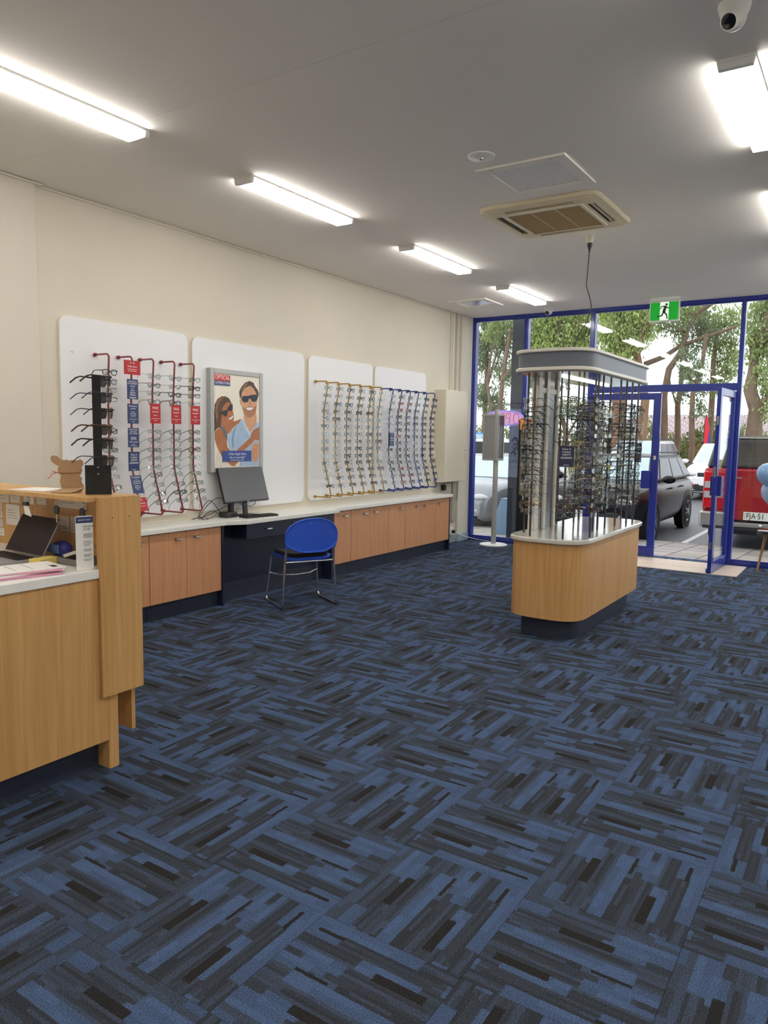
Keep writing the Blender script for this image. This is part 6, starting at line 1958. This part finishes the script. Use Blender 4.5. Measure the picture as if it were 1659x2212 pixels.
tree('thick brown-trunked gum tree right of the island canopy', 30.2, ([(-8.83, -0.25), (-8.82, 1.13), (-8.73, 2.85), (-8.56, 3.71), (-8.76, 5.23), (-8.46, 6.44)], 0.348),
     [([(-7.79, -0.25), (-7.76, 1.57), (-7.76, 3.12), (-8.18, 4.93), (-7.85, 5.74), (-7.61, 6.27)], 0.226)],
     [(-9.23, 6.39, 0.71, 0.64), (-8.49, 6.16, 0.71, 0.68), (-9.37, 5.49, 0.52, 0.59), (-8.67, 4.97, 0.51, 0.47), (-7.97, 6.39, 0.59, 0.51), (-8.2, 5.43, 0.4, 0.43), (-9.27, 4.67, 0.4, 0.43), (-7.72, 5.67, 0.31, 0.35), (-8.7, 5.69, 0.59, 0.51), (-8.7, 7.05, 0.97, 0.48)], 'leaf2', 'bark2', 3679, 0.134)
tree('leaning gum tree whose limb sweeps to the right', 31.4, ([(-7.23, -0.25), (-7.23, 1.59), (-7.27, 3.32), (-7.09, 4.35), (-6.75, 5.02), (-6.59, 5.86), (-6.19, 6.45), (-5.54, 6.89)], 0.139),
     [([(-8.03, 4.57), (-7.36, 4.88), (-6.84, 5.28), (-5.98, 5.47), (-5.1, 5.79), (-4.6, 6.0)], 0.111)],
     [(-7.49, 6.66, 0.61, 0.45), (-7.05, 6.04, 0.45, 0.4), (-6.66, 6.67, 0.57, 0.4), (-7.68, 6.08, 0.28, 0.33), (-5.83, 7.1, 0.56, 0.34)], 'leaf', 'bark', 2760, 0.124)
tree('slim straight gum tree near the middle of the doorway', 32.6, ([(-6.97, -0.25), (-6.97, 1.6), (-6.98, 2.94), (-6.86, 3.82), (-6.95, 5.36), (-6.93, 6.9)], 0.122),
     [([(-6.98, 2.91), (-7.33, 3.78), (-7.5, 4.43)], 0.043)],
     [(-6.54, 6.62, 0.63, 0.46), (-6.24, 5.83, 0.54, 0.5), (-6.75, 5.43, 0.38, 0.34)], 'leaf3', 'bark', 2760, 0.121)
tree('thin gum tree with sparse low foliage in the doorway', 30.9, ([(-6.06, -0.25), (-6.06, 1.27), (-6.07, 2.45), (-6.05, 3.28), (-5.83, 4.51), (-5.78, 5.66)], 0.113),
     [([(-6.05, 3.2), (-6.29, 3.95), (-6.45, 4.69)], 0.035)],
     [(-6.22, 4.25, 0.39, 0.59), (-5.85, 3.71, 0.31, 0.51), (-6.45, 4.7, 0.23, 0.32), (-6.46, 3.37, 0.16, 0.19), (-5.84, 2.83, 0.28, 0.35)], 'leaf3', 'bark', 2760, 0.118)
tree('gum tree behind the open right door', 33.4, ([(-5.88, -0.25), (-5.88, 1.53), (-5.81, 3.41), (-5.82, 4.74), (-5.79, 6.13)], 0.135),
     [([(-5.81, 3.44), (-5.39, 4.41), (-5.17, 5.48)], 0.05)],
     [(-5.88, 6.5, 0.68, 0.59), (-5.56, 5.46, 0.55, 0.64), (-5.29, 4.42, 0.38, 0.59), (-5.68, 3.87, 0.29, 0.51), (-5.18, 6.45, 0.34, 0.59), (-5.11, 5.16, 0.22, 0.64)], 'leaf', 'bark', 2760, 0.120)
tree('big forked gum tree at the right edge of the shopfront', 29.8, ([(-3.77, -0.25), (-3.77, 1.64), (-3.7, 2.72), (-3.92, 3.38), (-3.89, 4.03), (-3.87, 5.34)], 0.277),
     [([(-3.75, 2.62), (-3.5, 2.97), (-3.23, 3.11), (-3.05, 3.57)], 0.134), ([(-3.89, 4.59), (-3.6, 5.34), (-3.54, 5.83), (-3.58, 6.33), (-3.7, 6.95)], 0.179)],
     [(-3.8, 5.86, 0.5, 0.65), (-3.91, 4.9, 0.34, 0.52), (-3.53, 5.13, 0.34, 0.56), (-3.53, 3.91, 0.26, 0.63), (-3.39, 2.77, 0.19, 0.48), (-3.96, 3.59, 0.15, 0.37), (-3.03, 5.34, 0.56, 0.94), (-2.93, 3.56, 0.47, 0.74), (-3.23, 6.58, 0.87, 0.5)], 'leaf', 'bark', 2760, 0.138)

def shrub(label, y, cl, dens=1500):
    x0 = sum(c[0] for c in cl) / len(cl)
    t = thing('hedge', label, 'hedge', (x0, y, GZ), group='hedges beyond the car park')
    full = [q for (x, z, rx, rz) in cl for q in ((x, z, rx, rz), (x, (z + GZ) / 2, rx * 1.05, (z - GZ) * .5))]
    V, F = leaves(full, y, dens, .15)
    o = link('foliage', raw_mesh('foliage', V, F, M['hedge'], (x0, y, GZ)), t)
    o['kind'] = 'stuff'
    st_ = MB()
    for (x, z, rx, rz) in cl:
        st_.tube([(x, y, GZ), (x + .05, y, z)], [.05, .02], 6)
    part('stems', st_, M['bark'], t)
shrub('scraggly hedge seen through the open doorway', 35, [(-8.65, 2.2, 0.31, 0.49), (-7.64, 1.7, 0.36, 0.27), (-6.75, 1.7, 0.49, 0.36), (-6.01, 1.9, 0.44, 0.49), (-5.08, 1.8, 0.4, 0.4), (-4.19, 1.7, 0.48, 0.31), (-5.43, 1.5, 0.53, 0.31), (-3.4, 1.6, .5, .4)])
shrub('long low hedge beyond the cars at the left windows', 38, [(-18.28, 1.9, 1.05, 0.37), (-16.34, 1.9, 0.9, 0.35), (-14.5, 1.9, 1.27, 0.35), (-12.4, 1.9, 1.1, 0.35), (-10.6, 1.8, 1.0, .35)], 900)

hs = thing('house', 'low house with a brownish tiled roof beyond the trees', 'house', (-8.0, 46.0, GZ))
part('wall', MB().box(-15.5, -1.5, 44.0, 50.0, GZ, 1.75), M['house_wall'], hs)
rf = MB()
A, B, C_, D = (-16, 43.4, 1.65), (-1, 43.4, 1.65), (-1, 50.6, 1.65), (-16, 50.6, 1.65)
E1, F1_ = (-12.0, 47, 3.05), (-5.0, 47, 3.05)
rf.add([A, B, C_, D, E1, F1_, (-16, 43.4, 1.5), (-1, 43.4, 1.5), (-1, 50.6, 1.5), (-16, 50.6, 1.5)], [(0, 1, 5, 4), (1, 2, 5), (2, 3, 4, 5), (3, 0, 4), (0, 6, 7, 1), (1, 7, 8, 2), (2, 8, 9, 3), (3, 9, 6, 0), (9, 8, 7, 6)])
part('roof', rf, M['roof'], hs)
part('gutter', MB().box(-16, -1, 43.3, 43.4, 1.5, 1.66), mat('grey_gutter', (170, 166, 164), 0.5), hs)
for x in (-12.5, -9.5, -6.2, -3.6):
    w_ = part('window', MB().box(x - .7, x + .7, 43.94, 44.0, .5, 1.4), M['white_pl'], hs)
    part('pane', MB().box(x - .62, x + .62, 43.92, 43.94, .58, 1.32), M['car_glass'], w_)

fl = thing('feather_flag', 'red feather banner flag standing beyond the car park', 'flag', (-4.85, 29.0, GZ))
part('pole', MB().tube([(-5.27, 29.0, GZ), (-5.27, 29.0, 1.5), (-5.25, 29.0, 2.3), (-5.19, 29.0, 2.5)], .015, 6), M['trim_black'], fl, True)
part('sail', MB().prism([(-5.25, .55), (-5.04, .62), (-5.03, 1.4), (-5.09, 2.0), (-5.17, 2.42), (-5.23, 2.5), (-5.25, 2.3)], lambda u, v, a: (u, a, v), 28.995, 29.005), M['flag_red'], fl)
part('blue_edge', MB().prism([(-5.11, .62), (-5.04, .62), (-5.03, 1.4), (-5.08, 1.95), (-5.12, 1.6)], lambda u, v, a: (u, a, v), 28.99, 28.995), M['flag_blue'], fl)
